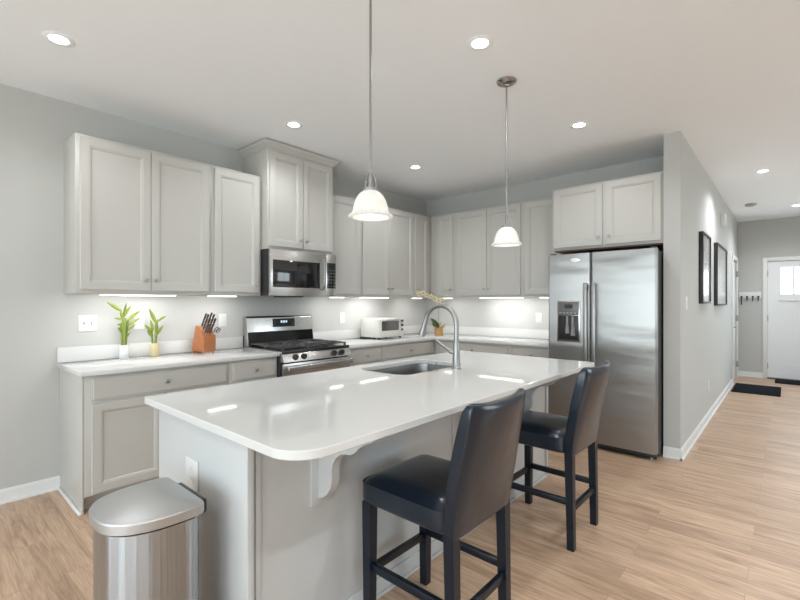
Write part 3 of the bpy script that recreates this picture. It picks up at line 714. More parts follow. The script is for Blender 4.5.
# sink
def inset_rr(d, z, r=0.09): return [(x, y, z) for x, y in rrect(SKX0+d, SKX1-d, SKY0+d, SKY1-d, r, n=10)]
zr = CT-0.0305
s = MB()
s.rings([inset_rr(-0.012, zr), inset_rr(0.001, zr), inset_rr(0.004, zr-0.02), inset_rr(0.010, zr-0.17, 0.085), inset_rr(0.035, zr-0.195, 0.07), inset_rr(0.036, zr-0.197, 0.07), inset_rr(-0.002, zr-0.17, 0.09), inset_rr(-0.011, zr-0.003)], cap0=False, cap1=False)
s.rings([inset_rr(0.035, zr-0.195, 0.07), inset_rr(0.09, zr-0.198, 0.05)], cap0=False, cap1=True)
sk = s.build('sink', mat('sink_steel', (0.30, 0.29, 0.285), 0.38, 1.0, aniso=0.3), origin=(2.0, -2.7, zr-0.2)); tag(sk, 'stainless undermount sink basin set into the island countertop', 'sink')
MB().lathe([(0.045, -0.197), (0.045, -0.192), (0.03, -0.191), (0.025, -0.196), (0, -0.196)], (2.0, -2.7, zr), 24).build('drain', M['chrome'], sk)

# faucet
FX, FY = 2.285, -2.60
fa = thing('faucet', 'brushed nickel gooseneck pull-down faucet on the island', 'faucet', (FX, FY, CT))
MB().lathe([(0.033, 0), (0.033, 0.006), (0.028, 0.009), (0.026, 0.012), (0.024, 0.09), (0.0225, 0.15), (0.019, 0.165), (0, 0.165)], (FX, FY, CT), 28).build('base', M['nickel'], fa)
R0 = 0.128; zc = 1.182; pts = [(FX, FY, CT+0.15), (FX, FY, 1.12)]
for i in range(17):
    a = PI*i/16*0.93; pts.append((FX-R0+R0*math.cos(a), FY, zc+R0*math.sin(a)))
e = Vector(pts[-1]); dd_ = (Vector(pts[-1])-Vector(pts[-2])).normalized()
MB().tube(pts, 0.0158, n=18).build('neck', M['nickel'], fa)
MB().cyl(e-dd_*0.005, e+dd_*0.05, 0.0165, 0.019, n=24).cyl(e+dd_*0.05, e+dd_*0.115, 0.019, 0.025, n=24).build('spray_head', M['nickel'], fa)
MB().cyl((FX-0.015, FY-0.006, 1.006), (FX-0.042, FY-0.014, 1.012), 0.016).tube([(FX-0.035, FY-0.012, 1.012), (FX-0.09, FY-0.018, 1.042), (FX-0.145, FY-0.022, 1.076)], [0.0115, 0.010, 0.009], n=12).build('lever', M['nickel'], fa)
# clear glass by the sink
gl = MB(); gx, gy = 2.243, -2.80
gl.lathe([(0.024, 0.0), (0.026, 0.002), (0.029, 0.058), (0.0275, 0.058), (0.0245, 0.006), (0, 0.006)], (gx, gy, CT+0.0005), 28, cap=False)
gl.lathe([(0.024, 0), (0, 0)], (gx, gy, CT+0.0005), 28, cap=False)
tag(gl.build('drinking_glass', M['cup']), 'small clear glass standing at the sink edge left of the faucet', 'glass')

# ------------------------------------------------------------------ pendants
def pendant(x, y, label):
    t = thing('pendant_lamp', label, 'pendant lamp', (x, y, H), 'pendant lamps over the island')
    MB().lathe([(0.064, 0), (0.064, -0.006), (0.055, -0.016), (0.03, -0.022), (0.016, -0.026), (0.012, -0.034), (0.006, -0.036)], (x, y, H-0.0005), 36).build('canopy', M['canopy'], t)
    MB().cyl((x, y, H-0.03), (x, y, 1.898), 0.0056, n=12).build('rod', M['nickel'], t)
    z1 = 1.905
    c = MB(); c.lathe([(0.006, 1.9056), (0.010, 1.9019), (0.011, 1.8908), (0.0, 1.8886)], (x, y, 0), 20)
    c.cyl((x, y, 1.8908), (x, y, 1.8338), 0.0095, n=16)
    for k in range(3):
        a = 2*PI*k/3+0.4; ca, sa = math.cos(a), math.sin(a)
        c.tube([(x+ca*0.008, y+sa*0.008, 1.8945), (x+ca*0.020, y+sa*0.020, 1.8834), (x+ca*0.026, y+sa*0.026, 1.8612), (x+ca*0.026, y+sa*0.026, 1.828)], 0.003, n=8)
    c.lathe([(0.034, 1.820), (0.034, 1.830), (0.024, 1.8324), (0, 1.8338)], (x, y, 0), 24)
    c.build('socket_holder', M['nickel'], t)
    prof = [(0.030, 1.822), (0.045, 1.812), (0.058, 1.797), (0.068, 1.778), (0.075, 1.755), (0.079, 1.735), (0.082, 1.724), (0.092, 1.717), (0.098, 1.711), (0.0975, 1.705), (0.090, 1.702), (0.080, 1.705),
            (0.078, 1.718), (0.075, 1.735), (0.071, 1.755), (0.064, 1.776), (0.055, 1.793), (0.043, 1.807), (0.030, 1.816)]
    MB().lathe(prof+[prof[0]], (x, y, 0), 48, cap=False).build('glass_shade', M['shade'], t, sharp=60)
    MB().sphere((x, y, 1.752), 0.030, sc=(1, 1, 1.25)).cyl((x, y, 1.785), (x, y, 1.822), 0.014).build('bulb', M['bulb'], t)
    ld = bpy.data.lights.new('pendant_bulb', 'POINT'); ld.energy = 0.28; ld.shadow_soft_size = 0.03; ld.color = (1, 0.97, 0.92)
    lo = bpy.data.objects.new('pendant_bulb', ld); COL.objects.link(lo); lo.parent = t; lo.location = (0, 0, 1.712-H)
pendant(2.52, -3.612, 'white glass pendant lamp on a long rod, the nearer and larger of the pair')
pendant(2.518, -2.363, 'white glass pendant lamp hanging farther back, its round ceiling canopy visible')

# ------------------------------------------------------------------ bar stools (local frame: front is -x, y across)
def make_stool():
    t = thing('bar_stool', '', 'bar stool', (0, 0, 0))
    X0, X1, Wd = -0.245, 0.245, 0.212
    for x, y in ((X0+0.042, -1), (X0+0.042, 1)):
        MB().rings([[(x+sx*a, y*(Wd-0.028)+sy*a, z) for sx, sy in ((-1, -1), (1, -1), (1, 1), (-1, 1))] for z, a in ((0, 0.018), (0.515, 0.0225))]).build('leg', M['blackwood'], t, smooth=False)
    for y in (-1, 1):
        MB().rings([[(xx+sx*a, y*(Wd-0.028)+sy*a, z) for sx, sy in ((-1, -1), (1, -1), (1, 1), (-1, 1))] for z, a, xx in ((0, 0.018, 0.214), (0.53, 0.0215, 0.204))]).build('leg', M['blackwood'], t, smooth=False)
    for y in (-1, 1):
        yy = y*(Wd-0.028)
        MB().box(X0+0.05, 0.20, yy-0.011, yy+0.011, 0.235, 0.268, bev=0.003).build('stretcher', M['blackwood'], t)
    for x in (X0+0.042, 0.210):
        MB().box(x-0.011, x+0.011, -Wd+0.04, Wd-0.04, 0.195 if x > 0 else 0.215, 0.228 if x > 0 else 0.248, bev=0.003).build('stretcher', M['blackwood'], t)
    # seat: padded, rounded, slightly domed
    b = bmesh.new(); bmesh.ops.create_cube(b, size=1)
    bmesh.ops.subdivide_edges(b, edges=b.edges[:], cuts=9, use_grid_fill=True)
    for v in b.verts:
        u, w_, h = v.co.x*2, v.co.y*2, v.co.z*2
        x = (X0+X1-0.05)/2+u*(X1-0.05-X0)/2; y = w_*Wd
        z = 0.565+h*0.055
        ex = max(0, abs(u)-0.88)/0.12; ey = max(0, abs(w_)-0.88)/0.12
        if h > 0.99: z += 0.014*(1-u*u)*(1-w_*w_)
        rr = 0.022*(ex**2+ey**2)
        if h > 0.7: z -= min(0.03, rr)
        if abs(h) > 0.99: x -= math.copysign(0.010*ex, u); y -= math.copysign(0.010*ey, w_)
        if ex > 0.5 and ey > 0.5: x -= math.copysign(0.010, u); y -= math.copysign(0.010, w_)
        v.co = Vector((x, y, z))
    mb = MB(); mb._merge(b); so = mb.build('seat', M['leather'], t, sharp=60)
    sm = so.modifiers.new('smooth', 'SUBSURF'); sm.levels = 1; sm.render_levels = 1
    # back: padded slab, leaning backwards, concave, with rounded sides
    b = bmesh.new(); bmesh.ops.create_cube(b, size=1)
    bmesh.ops.subdivide_edges(b, edges=b.edges[:], cuts=11, use_grid_fill=True)
    for v in b.verts:
        dx, w_, h = v.co.x*2, v.co.y*2, (v.co.z+0.5)
        y = w_*(Wd-0.004-0.008*h+0.010*math.sin(PI*h)); z = 0.505+h*0.486
        lean = 0.080*h**1.15
        cur = 0.030*(1-w_*w_)*min(1, h*1.3)
        th = 0.034+0.016*math.sin(PI*min(1, h*1.05))*(1-0.4*w_**8)
        if dx < 0: thx = -th
        else: thx = 0.026
        ey = max(0, abs(w_)-0.82)/0.18; ez = max(0, h-0.91)/0.09
        k = 1-0.30*ey**2; k2 = 1-0.40*ez**2
        x = 0.205+lean+cur+(thx*abs(dx))*k*k2
        z -= 0.014*ez*abs(dx)**4*0.8 + (0.012*(1-w_*w_)*ez)
        v.co = Vector((x, y, z))
    mb = MB(); mb._merge(b); bo = mb.build('backrest', M['leather'], t, sharp=60)
    sm = bo.modifiers.new('smooth', 'SUBSURF'); sm.levels = 1; sm.render_levels = 1
    return t
st = make_stool(); st.location = (2.812, -3.520, 0)
st['label'] = 'black leather bar stool at the island, nearer to the camera'; st['group'] = 'leather bar stools at the island'
s2 = dup(st); s2.location = (2.812, -2.413, 0); s2['label'] = 'black leather bar stool farther along the island, in front of the refrigerator'

# ------------------------------------------------------------------ trash can (D shaped, flat side to the island end)
def dshape(x0, x1, yb, depth, z, ins=0, n=26, rb=0.035):
    """flat back at y=yb (towards +y), bulging front"""
    cx = (x0+x1)/2; hw = (x1-x0)/2-ins; yb -= ins; dp = depth-2*ins; pts = []
    for i in range(5):
        a = PI/2*i/4; pts.append((cx-hw+rb-rb*math.sin(a), yb-rb+rb*math.cos(a), z))
    for i in range(n+1):
        a = PI*i/n; sx = -math.cos(a); sy = math.sin(a)
        ex = 0.72
        x = cx+hw*math.copysign(abs(sx)**ex, sx); y = yb-rb-0.04-(dp-rb-0.04)*abs(sy)**0.85
        pts.append((x, y, z))
    for i in range(5):
        a = PI/2*i/4; pts.append((cx+hw-rb+rb*math.cos(a), yb-rb+rb*math.sin(a), z))
    return pts
TX0, TX1, TYB, TD = 2.092, 2.440, -4.298, 0.285
tr_ = thing('trash_can', 'semi-round stainless steel trash can against the end of the island', 'trash can', ((TX0+TX1)/2, -4.43, 0))
MB().rings([dshape(TX0, TX1, TYB, TD, z, i) for z, i in ((0.0, 0.012), (0.025, 0.010), (0.026, 0.014))]).build('base_ring', M['black'], tr_)
TS = mat('trash_steel', (0.42, 0.435, 0.45), 0.17, 1.0, var=0.03, vscale=20, stretch=(30, 30, 1), bump=0.75, bscale=0.9)
TS.node_tree.nodes['Mapping'].inputs['Scale'].default_value = (19, 19, 0.25)
brushed(TS, 0.25, 0.92, 0.32)
MB().rings([dshape(TX0, TX1, TYB, TD, z, 0.012) for z in (0.0265, 0.20, 0.40, 0.617)]).build('body', TS, tr_, sharp=50)
MB().rings([dshape(TX0, TX1, TYB, TD, z, i) for z, i in ((0.6175, 0.016), (0.624, 0.016))]).build('gasket', M['black'], tr_)
# lid: band then facets rising to a ridge near the back
ld_ = bmesh.new(); rs = []
for z, i in ((0.6245, 0.003), (0.627, 0.0), (0.654, 0.0), (0.659, 0.003)):
    rs.append([ld_.verts.new(p) for p in dshape(TX0, TX1, TYB, TD, z, i)])
for a, c_ in zip(rs, rs[1:]):
    for k in range(len(a)): ld_.faces.new((a[k], a[(k+1) % len(a)], c_[(k+1) % len(a)], c_[k]))
top = rs[-1]; n_ = len(top)
r2 = [ld_.verts.new((p[0], p[1], 0.664)) for p in dshape(TX0, TX1, TYB, TD, 0.664, 0.016, rb=0.03)]
for k in range(n_): ld_.faces.new((top[k], top[(k+1) % n_], r2[(k+1) % n_], r2[k]))
yr = TYB-0.13
cxm = (TX0+TX1)/2
r3 = []
for p in dshape(TX0, TX1, TYB, TD, 0, 0.016, rb=0.03):
    x = cxm+(p[0]-cxm)*0.45; y = yr+(p[1]-yr)*0.35
    r3.append(ld_.verts.new((x, y, 0.682)))
for k in range(n_): ld_.faces.new((r2[k], r2[(k+1) % n_], r3[(k+1) % n_], r3[k]))
ld_.faces.new(r3); ld_.faces.new(rs[0]); bmesh.ops.recalc_face_normals(ld_, faces=ld_.faces[:])
mb = MB(); mb._merge(ld_); mb.build('lid', mat('lid_steel', (0.52, 0.52, 0.52), 0.46, 1.0, var=0.03, vscale=20, stretch=(1, 30, 1)), tr_, sharp=18)
MB().box(TX0+0.08, TX1-0.055, TYB+0.001, TYB+0.024, 0.600, 0.650, bev=0.008, seg=3).build('hinge_housing', M['black'], tr_)
MB().box(cxm-0.05, cxm+0.05, TYB-TD-0.045, TYB-TD+0.02, 0.012, 0.024, bev=0.004).build('pedal', M['black'], tr_)

# ------------------------------------------------------------------ bamboo in vases
def leaf(mb, p, d, L, wd, droop=0.3, up=Vector((0.9, -0.5, 0.35))):
    p = Vector(p); d = Vector(d).normalized(); sd = d.cross(up)
    if sd.length < 0.1: sd = d.cross(Vector((1, 0, 0)))
    sd.normalize(); n = 8; A, B, Cc, Dd = [], [], [], []
    rs = []
    for i in range(n+1):
        s_ = i/n; wdt = wd*math.sin(PI*min(1, (s_*0.93+0.07)))**0.8*(1-0.25*s_)+0.0006
        wdt *= 0.85; c = p+d*L*s_-Vector((0, 0, 1))*droop*L*s_*s_
        nn = sd.cross(d).normalized()
        rs.append([c-sd*wdt+nn*wdt*0.35, c-nn*0.0006, c+sd*wdt+nn*wdt*0.35, c+nn*0.0008])
    mb.rings(rs)
def bamboo(x, y, vm, stems, leaves, label, vr=0.033):
    t = thing('bamboo_vase', label, 'potted plant', (x, y, CT), 'bamboo vases on the left counter')
    MB().lathe([(vr-0.002, 0.0), (vr, 0.003), (vr+0.001, 0.102), (vr-0.003, 0.102), (vr-0.003, 0.085), (0, 0.085)], (x, y, CT+0.0005), 28).build('vase', vm, t)
    MB().sphere((x, y, CT+0.086), vr-0.004, sc=(1, 1, 0.25)).build('pebbles', M['soil'], t)
    for (dx, dy, h, lean) in stems:
        m_ = MB(); n = 14; pts = []; rr = []
        for i in range(n+1):
            s_ = i/n; pts.append((x+dx+lean[0]*s_*s_, y+dy+lean[1]*s_*s_, CT+0.07+(h-0.07)*s_)); rr.append(0.0072+(0.0016 if i % 3 == 0 else 0))
        m_.tube(pts, rr, n=10); m_.build('bamboo_stem', M['stem'], t)
    m_ = MB()
    for (dx, dy, z, dirv, L, wd, dr2_) in leaves: leaf(m_, (x+dx, y+dy, z), dirv, L, wd, dr2_)
    m_.build('bamboo_leaves', M['leafy'], t, sharp=180)
bamboo(0.075, -3.86, M['vasewhite'],
       [(0.0, -0.014, 0.27, (0.0, -0.006)), (0.012, 0.002, 0.31, (0.0, 0.004)), (-0.010, 0.014, 0.29, (0.0, 0.016)), (0.004, -0.002, 0.35, (0.0, -0.012))],
       [(0.01, -0.020, 1.262, (0.1, -0.80, 0.62), 0.13, 0.017, 0.05), (0.0, -0.02, 1.20, (0.2, -0.9, 0.55), 0.06, 0.011, 0.4), (0.01, -0.02, 1.15, (0.3, -0.7, 0.6), 0.05, 0.010, 0.3),
        (0.01, 0.02, 1.185, (0.0, 0.75, 0.72), 0.12, 0.017, 0.05), (0.012, 0.025, 1.15, (0.1, 0.75, 0.65), 0.11, 0.015, 0.1), (0.014, 0.02, 1.11, (0.2, 0.6, 0.7), 0.08, 0.013, 0.1),
        (0.0, 0.0, 1.23, (0.1, 0.15, 1), 0.10, 0.012, 0.0), (0.0, -0.005, 1.21, (0.3, 0.35, 0.9), 0.12, 0.013, 0.1), (0.01, -0.02, 1.10, (0.4, -0.45, 0.8), 0.07, 0.011, 0.2),
        (0.0, -0.01, 1.20, (0.2, -0.25, 0.95), 0.08, 0.012, 0.0), (0.01, 0.01, 1.06, (0.4, 0.4, 0.8), 0.06, 0.010, 0.1)],
       'green bamboo stalks in a frosted white cylinder vase, left of the two')
bamboo(0.075, -3.645, M['vasegold'],
       [(0.0, -0.013, 0.21, (0.0, -0.012)), (0.010, 0.004, 0.27, (0.0, 0.008)), (-0.008, 0.014, 0.24, (0.0, 0.014))],
       [(0.0, 0.012, 1.165, (0.1, -0.42, 0.9), 0.13, 0.018, 0.0), (0.0, 0.02, 1.17, (0.1, 0.75, 0.65), 0.09, 0.012, 0.1), (0.0, -0.015, 1.09, (0.2, -0.65, 0.75), 0.10, 0.014, 0.1),
        (0.01, -0.02, 1.05, (0.3, -0.5, 0.8), 0.09, 0.014, 0.1), (0.0, 0.01, 1.10, (0.1, 0.1, 1), 0.10, 0.014, 0.0), (0.01, 0.02, 1.07, (0.3, 0.35, 0.9), 0.10, 0.013, 0.1), (0.0, -0.01, 1.10, (0.2, -0.25, 0.95), 0.10, 0.013, 0.0),
        (0.012, 0.0, 1.05, (0.3, 0.1, 0.9), 0.08, 0.012, 0.0)],
       'green bamboo stalks in a short gold cylinder vase, right of the two')

# ------------------------------------------------------------------ knife block: side profile in the y-z plane, sloping slot face towards +y
KB = Matrix.Translation((0.052, -3.345, CT)) @ Matrix.Rotation(math.radians(13.5), 4, 'Z')
kbm = MB()
kbm.prism([(0, 0, 0.008), (0.162, 0, 0.008), (0.162, 0, 0.135), (0.098, 0, 0.228), (0.062, 0, 0.232), (0.050, 0, 0.220)], (0, 0.122, 0), bev=0.004, M4=KB)
for x in (0.016, 0.146):
    for y in (0.016, 0.106): kbm.lathe([(0.010, 0), (0.010, 0.010)], KB @ Vector((x, y, 0)), 12)
kblock = tag(kbm.build('knife_block', M['orange']), 'orange-brown wooden knife block on the counter left of the range', 'knife block')
P0 = Vector((0.162, 0, 0.135)); P1 = Vector((0.098, 0, 0.228))
def knife(y, s_, L, tilt=0.0):
    lp = P0.lerp(P1, s_); lp.y = y
    base_ = KB @ lp
    d = (KB.to_3x3() @ Vector((0.42, tilt, 0.90))).normalized()
    t = thing('kitchen_knife', 'dark-handled kitchen knife standing in the orange wooden block', 'knife', base_, 'knives in the wooden block')
    q = (KB.to_3x3() @ Matrix.Rotation(math.atan2(0.42, 0.90), 3, 'Y')).to_4x4(); T = Matrix.Translation(base_) @ q
    MB().box(-0.010, 0.010, -0.001, 0.001, 0.0, 0.016, M4=T).build('blade', M['chrome'], t)
    m_ = MB(); rs = []
    for z, a in ((0.012, 0.008), (0.02, 0.0095), (0.04, 0.008), (0.065, 0.0085), (L-0.012, 0.0105), (L-0.003, 0.009), (L, 0.004)):
        rs.append([T @ Vector((a*math.sin(u)+0.010*(z/L)**2, 0.007*math.cos(u)*min(1, a/0.008), z)) for u in [2*PI*k/12 for k in range(12)]])
    m_.rings(rs); m_.build('handle', M['handle'], t)
    m_ = MB()
    for z in (0.025, 0.045, 0.068): m_.cyl(T @ Vector((0.003, -0.008, z)), T @ Vector((0.003, 0.008, z)), 0.0028, n=8)
    m_.build('rivet', M['chrome'], t)
for y, s_, L, tl in ((0.022, 0.90, 0.135, 0), (0.048, 0.92, 0.125, 0), (0.076, 0.92, 0.14, 0), (0.102, 0.88, 0.128, 0),
                     (0.020, 0.58, 0.122, 0), (0.048, 0.58, 0.122, 0), (0.076, 0.58, 0.122, 0), (0.102, 0.56, 0.122, 0),
                     (0.020, 0.26, 0.105, 0), (0.046, 0.26, 0.105, 0), (0.072, 0.26, 0.105, 0)):
    knife(y, s_, L, tl)
# scissors
lp = P0.lerp(P1, 0.20); lp.y = 0.104; base_ = KB @ lp
sc_ = thing('kitchen_scissors', 'black-handled scissors in the lowest slot of the knife block', 'scissors', base_)
T = Matrix.Translation(base_) @ (KB.to_3x3() @ Matrix.Rotation(0.55, 3, 'Y') @ Matrix.Rotation(-0.5, 3, 'X') @ Matrix.Rotation(PI/2, 3, 'Z')).to_4x4()
MB().box(-0.010, 0.010, -0.002, 0.002, -0.004, 0.03, M4=T).build('blade', M['chrome'], sc_)
for s__ in (-1, 1):
    MB().tube([T @ Vector((s__*0.016+0.014*math.cos(2*PI*k/18), 0, 0.050+0.021*math.sin(2*PI*k/18))) for k in range(19)], 0.0035, n=8).build('finger_loop', M['black'], sc_)

# ------------------------------------------------------------------ toaster oven
to = thing('toaster_oven', 'small white toaster oven on the counter right of the range', 'toaster oven', (0.25, -1.15, CT))
ty0, ty1, tx0, tx1, tz0, tz1 = -1.390, -0.960, 0.100, 0.400, 0.922, 1.140
bx('case', M['cream'], tx0, tx1, ty0, ty1, tz0, tz1, bev=0.008, parent=to)
b = MB()
b2 = MB().box(tx1+0.0005, tx1+0.012, ty0+0.012, -1.035, tz0+0.012, tz1-0.012, bev=0.003); od2 = b2.build('oven_door', M['cream'], to)
bx('door_window', mat('toaster_window', (0.10, 0.095, 0.09), 0.12, coat=0.4), tx1+0.0125, tx1+0.0145, ty0+0.035, -1.060, 1.000, 1.112, bev=0.0005, parent=od2)
MB().tube([(tx1+0.012, ty0+0.06, 1.122), (tx1+0.03, ty0+0.06, 1.122), (tx1+0.03, -1.085, 1.122), (tx1+0.012, -1.085, 1.122)], 0.004, n=8).build('door_handle', M['nickel'], od2)
for z in (1.110, 1.058, 1.004): MB().cyl((tx1, -0.992, z), (tx1+0.018, -0.992, z), 0.0145, 0.012, n=18).build('dial', M['black'], to)
for x in (tx0+0.03, tx1-0.03):
    for y in (ty0+0.03, ty1-0.03): MB().cyl((x, y, CT), (x, y, tz0+0.002), 0.013).build('foot', M['black'], to)
MB().box(tx0+0.02, tx1-0.10, ty0-0.004, ty0+0.05, 0.9005, 0.915, bev=0.004).build('crumb_tray', M['black'], to)
MB().tube([(0.13, -1.33, 0.935), (0.10, -1.40, 0.912), (0.13, -1.43, 0.905), (0.19, -1.42, 0.905), (0.25, -1.40, 0.905), (0.30, -1.37, 0.905)], 0.0042, n=8).build('power_cord', M['black'], to)

# ------------------------------------------------------------------ orchid
ox, oy = 0.545, -0.44
orc = thing('potted_orchid', 'cream orchid spray in a small brown pot in the counter corner', 'potted plant', (ox, oy, CT))
MB().lathe([(0.050, 0), (0.054, 0.004), (0.058, 0.10), (0.053, 0.10), (0.050, 0.085), (0, 0.085)], (ox, oy, CT+0.0005), 28).build('pot', M['wicker'], orc)
MB().sphere((ox, oy, CT+0.087), 0.050, sc=(1, 1, 0.22)).build('moss', M['soil'], orc)
SV = Vector((-0.748, -0.664, 0))   # the way the spray leans
pts = [Vector((ox, oy, CT+0.09))]
for s_ in [i/14 for i in range(1, 15)]:
    pts.append(Vector((ox, oy, CT+0.09))+Vector((0, 0, 1))*(0.47*min(1, s_*1.45)-0.0*s_)+SV*(0.27*max(0, s_-0.45)**1.3*1.9)+Vector((0, 0, -0.02))*max(0, s_-0.7))
MB().tube(pts, 0.0032, n=8).build('stem', mat('orchid_stem', (0.25, 0.14, 0.05), 0.6), orc)
m_ = MB()
for dx, dy, L, wd, upz in ((-0.62, -0.5, 0.20, 0.042, 1.25), (-0.75, -0.3, 0.13, 0.034, 0.7)): leaf(m_, (ox, oy, CT+0.09), (dx, dy, upz), L, wd, 0.15)
m_.build('dark_leaf', M['darkleaf'], orc, sharp=180)
m_ = MB()
for dx, dy, L, wd, upz in ((0.7, 0.4, 0.16, 0.014, 0.8), (0.5, 0.6, 0.12, 0.012, 0.5), (-0.3, -0.8, 0.10, 0.012, 0.5), (0.3, -0.1, 0.14, 0.010, 1.0), (-0.8, -0.5, 0.09, 0.013, 0.1), (0.1, 0.3, 0.13, 0.010, 1.3)): leaf(m_, (ox, oy, CT+0.09), (dx, dy, upz), L, wd, 0.3)
m_.build('pale_leaf', M['yellowleaf'], orc, sharp=180)
CAMD = Vector((0.75, -0.98, 0)).normalized()
def flower(p, r, yaw):
    m_ = MB(); n0 = (CAMD+Vector((0.3*math.sin(yaw), 0.3*math.cos(yaw*2), -0.15))).normalized()
    q = n0.to_track_quat('Z', 'Y').to_matrix()
    for k in range(5):
        a = 2*PI*k/5+yaw; d = q @ Vector((math.cos(a), math.sin(a), 0.35)); sd = q @ Vector((-math.sin(a), math.cos(a), 0)); nn = q @ Vector((0, 0, 1))
        rs = []
        for i in range(6):
            s_ = i/5; wdt = r*0.36*math.sin(PI*(0.12+0.83*s_)); c = Vector(p)+d*r*s_-nn*r*0.25*s_*s_
            rs.append([c-sd*wdt, c-nn*0.0008, c+sd*wdt, c+nn*0.0015])
        m_.rings(rs)
    f = m_.build('blossom', M['petal'], orc, sharp=180)
    MB().sphere(Vector(p)+n0*0.006, r*0.2, n=10).build('lip', M['petaldark'], f)
for i, (s_, up2, rt2) in enumerate(((0.24, -0.005, 0.032), (0.20, 0.015, 0.034), (0.15, -0.015, 0.034), (0.10, -0.03, 0.034), (0.05, -0.06, 0.036), (0.00, -0.085, 0.034), (-0.05, -0.07, 0.028), (0.27, 0.02, 0.026))):
    p = Vector((ox, oy, 1.435))+SV*s_+Vector((0, 0, up2))+CAMD*0.02
    flower(p, rt2*1.2, i*1.3)

# ------------------------------------------------------------------ plates, switches
def plate(name, label, p, N, w_, h_, kind, cat):
    N = Vector(N); U = Vector((0, 0, 1)).cross(N); T = Matrix.Translation(Vector(p)) @ Matrix((( U.x, 0, N.x, 0), (U.y, 0, N.y, 0), (0, 1, 0, 0), (0, 0, 0, 1)))
    o = thing(name, label, cat, p)
    MB().box(-w_/2, w_/2, -h_/2, h_/2, 0.0002, 0.006, bev=0.002, M4=T).build('cover_plate', M['plate'], o)
    n = max(1, round(w_/0.06)) if kind != 'outlet' else 1
    for i in range(n):
        u = (i-(n-1)/2)*0.046
        if kind == 'toggle':
            MB().box(u-0.005, u+0.005, -0.012, 0.012, 0.006, 0.008, M4=T).box(u-0.004, u+0.004, -0.002, 0.010, 0.008, 0.017, bev=0.001, M4=T).build('toggle', M['slot'], o)
        elif kind == 'rocker':
            MB().box(u-0.016, u+0.016, -0.033, 0.033, 0.006, 0.009, bev=0.001, M4=T).build('rocker', M['plate'], o)
        else:
            for v in (-0.02, 0.02):
                rc = MB().box(u-0.016, u+0.016, v-0.014, v+0.014, 0.006, 0.0075, bev=0.001, M4=T).build('socket', M['plate'], o)
                MB().box(u-0.007, u-0.005, v-0.002, v+0.008, 0.0074, 0.0079, M4=T).box(u+0.005, u+0.007, v-0.002, v+0.008, 0.0074, 0.0079, M4=T).build('slot', M['slot'], rc)
    return o
plate('light_switch', 'white double switch plate on the wall at the left end of the counter', (0.0, -4.077, 1.174), NX, 0.118, 0.122, 'toggle', 'light switch')
plate('wall_outlet', 'white outlet plate behind the two bamboo vases', (0.0, -3.732, 1.175), NX, 0.072, 0.118, 'outlet', 'outlet')
plate('wall_outlet', 'white outlet plate between the knife block and the range', (0.0, -3.04, 1.168), NX, 0.072, 0.118, 'outlet', 'outlet')
plate('wall_outlet', 'white outlet plate on the backsplash wall left of the toaster oven', (0.0, -1.60, 1.150), NX, 0.072, 0.118, 'outlet', 'outlet')
plate('wall_outlet', 'white outlet plate on the back wall beside the refrigerator', (1.69, 0.0, 1.146), NY, 0.072, 0.118, 'outlet', 'outlet')
plate('wall_outlet', 'white outlet on the end panel of the island above the trash can', (2.094, -4.2, 0.638), NY, 0.112, 0.122, 'outlet', 'outlet')
plate('light_switch', 'white rocker switch on the hallway wall beside the framed pictures', (PX1, -0.364, 1.325), NX, 0.072, 0.118, 'rocker', 'light switch')
plate('wall_outlet', 'white outlet low on the hallway wall near the baseboard', (PX1, 1.073, 0.39), NX, 0.072, 0.118, 'outlet', 'outlet')

# ------------------------------------------------------------------ framed pictures
def art_mat(name, dark):
    m = mat(name, (0.60, 0.61, 0.62), 0.15, coat=0.6, spec=0.5)
    t = m.node_tree; p = t.nodes['Principled BSDF']; tcn = t.nodes.new('ShaderNodeTexCoord'); sp_ = t.nodes.new('ShaderNodeSeparateXYZ')
    t.links.new(tcn.outputs['Object'], sp_.inputs[0])
    n = t.nodes.new('ShaderNodeTexNoise'); n.inputs['Scale'].default_value = 9; t.links.new(tcn.outputs['Object'], n.inputs['Vector'])
    r = t.nodes.new('ShaderNodeValToRGB'); r.color_ramp.elements[0].position = 0.36; r.color_ramp.elements[0].color = (dark, dark, dark, 1)
    r.color_ramp.elements[1].position = 0.5; r.color_ramp.elements[1].color = (0.62, 0.63, 0.64, 1)
    t.links.new(n.outputs['Fac'], r.inputs[0]); t.links.new(r.outputs[0], p.inputs['Base Color']); return m
def picture(y0, y1, z0, z1, label, dark):
    t = thing('picture_frame', label, 'picture', (PX1, (y0+y1)/2, z0), 'framed pictures in the hallway')
    k = 0.024; x0, x1 = PX1+0.0005, PX1+0.040
    f = MB(); f.box(x0, x1, y0, y1, z0, z0+k, bev=0.002).box(x0, x1, y0, y1, z1-k, z1, bev=0.002).box(x0, x1, y0, y0+k, z0+k, z1-k, bev=0.002).box(x0, x1, y1-k, y1, z0+k, z1-k, bev=0.002)
    f.build('frame', M['black'], t)
    bx('mat_board', mat('mat_board', (0.66, 0.665, 0.67), 0.12, coat=0.6), x0, x1-0.012, y0+k, y1-k, z0+k, z1-k, parent=t)
    w_, h_ = (y1-y0), (z1-z0)
    bx('print', art_mat('grey_print', dark), x1-0.0118, x1-0.0108, y0+0.28*w_, y1-0.28*w_, z0+0.25*h_, z1-0.25*h_, parent=t)
picture(0.379, 0.985, 1.318, 2.052, 'black framed picture nearer the kitchen, narrower of the two', 0.5)
picture(1.594, 2.72, 1.290, 2.062, 'wide black framed picture farther down the hallway', 0.35)
ch = MB(); ch.box(PX1+0.0005, PX1+0.05, 2.33, 2.52, 2.37, 2.53, bev=0.006)
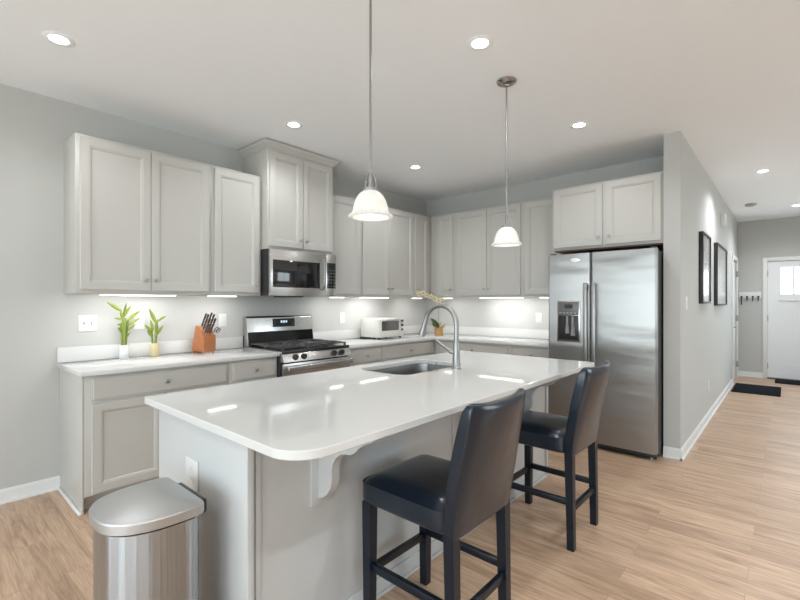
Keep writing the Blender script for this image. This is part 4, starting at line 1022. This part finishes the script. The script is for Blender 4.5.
tag(ch.build('door_chime', M['plate']), 'white door chime box high on the hallway wall', 'door chime')
MB().lathe([(0.07, 0), (0.07, -0.012), (0.062, -0.03), (0.03, -0.036), (0, -0.036)], (3.49, 3.285, H-0.0005), 32).build('smoke_detector', mat('detector_beige', (0.38, 0.36, 0.34), 0.5))
tag(bpy.data.objects['smoke_detector'], 'round smoke detector on the hallway ceiling', 'smoke detector')

# coat rack
YE = 5.0165
ckr = thing('coat_rack', 'white wall rack with dark hooks beside the front door', 'coat rack', (3.39, YE, 1.41))
bx('board', M['trim'], 3.238, 3.548, YE-0.022, YE-0.0003, 1.405, 1.515, bev=0.003, parent=ckr)
for i in range(4):
    x = 3.275+i*0.078
    MB().tube([(x, YE-0.022, 1.42), (x, YE-0.05, 1.40), (x, YE-0.062, 1.375), (x, YE-0.05, 1.355), (x, YE-0.03, 1.36)], 0.007, n=8).cyl((x, YE-0.022, 1.425), (x, YE-0.055, 1.44), 0.007).cyl((x, YE-0.0225, 1.425), (x, YE-0.028, 1.425), 0.017).build('hook', M['black'], ckr)
kk = MB(); kk.box(3.266, 3.284, YE-0.066, YE-0.058, 1.285, 1.385, bev=0.003)
tag(kk.build('lanyard', M['black']), 'dark lanyard hanging from the first hook of the coat rack', 'lanyard')

# door mats
for (x0, x1, y0, y1, lab) in ((3.262, 3.822, 3.165, 4.04, 'black rubber-backed floor mat in the hallway before the side door'), (3.735, 4.60, 4.50, 4.92, 'dark doormat directly in front of the white front door')):
    mm = MB(); mm.box(x0, x1, y0, y1, 0.0005, 0.012, bev=0.003); mo = mm.build('doormat', M['mat']); tag(mo, lab, 'doormat')
    bb_ = MB()
    for a in ((x0+0.02, x1-0.02, y0+0.02, y0+0.03), (x0+0.02, x1-0.02, y1-0.03, y1-0.02), (x0+0.02, x0+0.03, y0+0.03, y1-0.03), (x1-0.03, x1-0.02, y0+0.03, y1-0.03)):
        bb_.box(a[0], a[1], a[2], a[3], 0.012, 0.014)
    bb_.build('raised_border', M['mat'], mo)
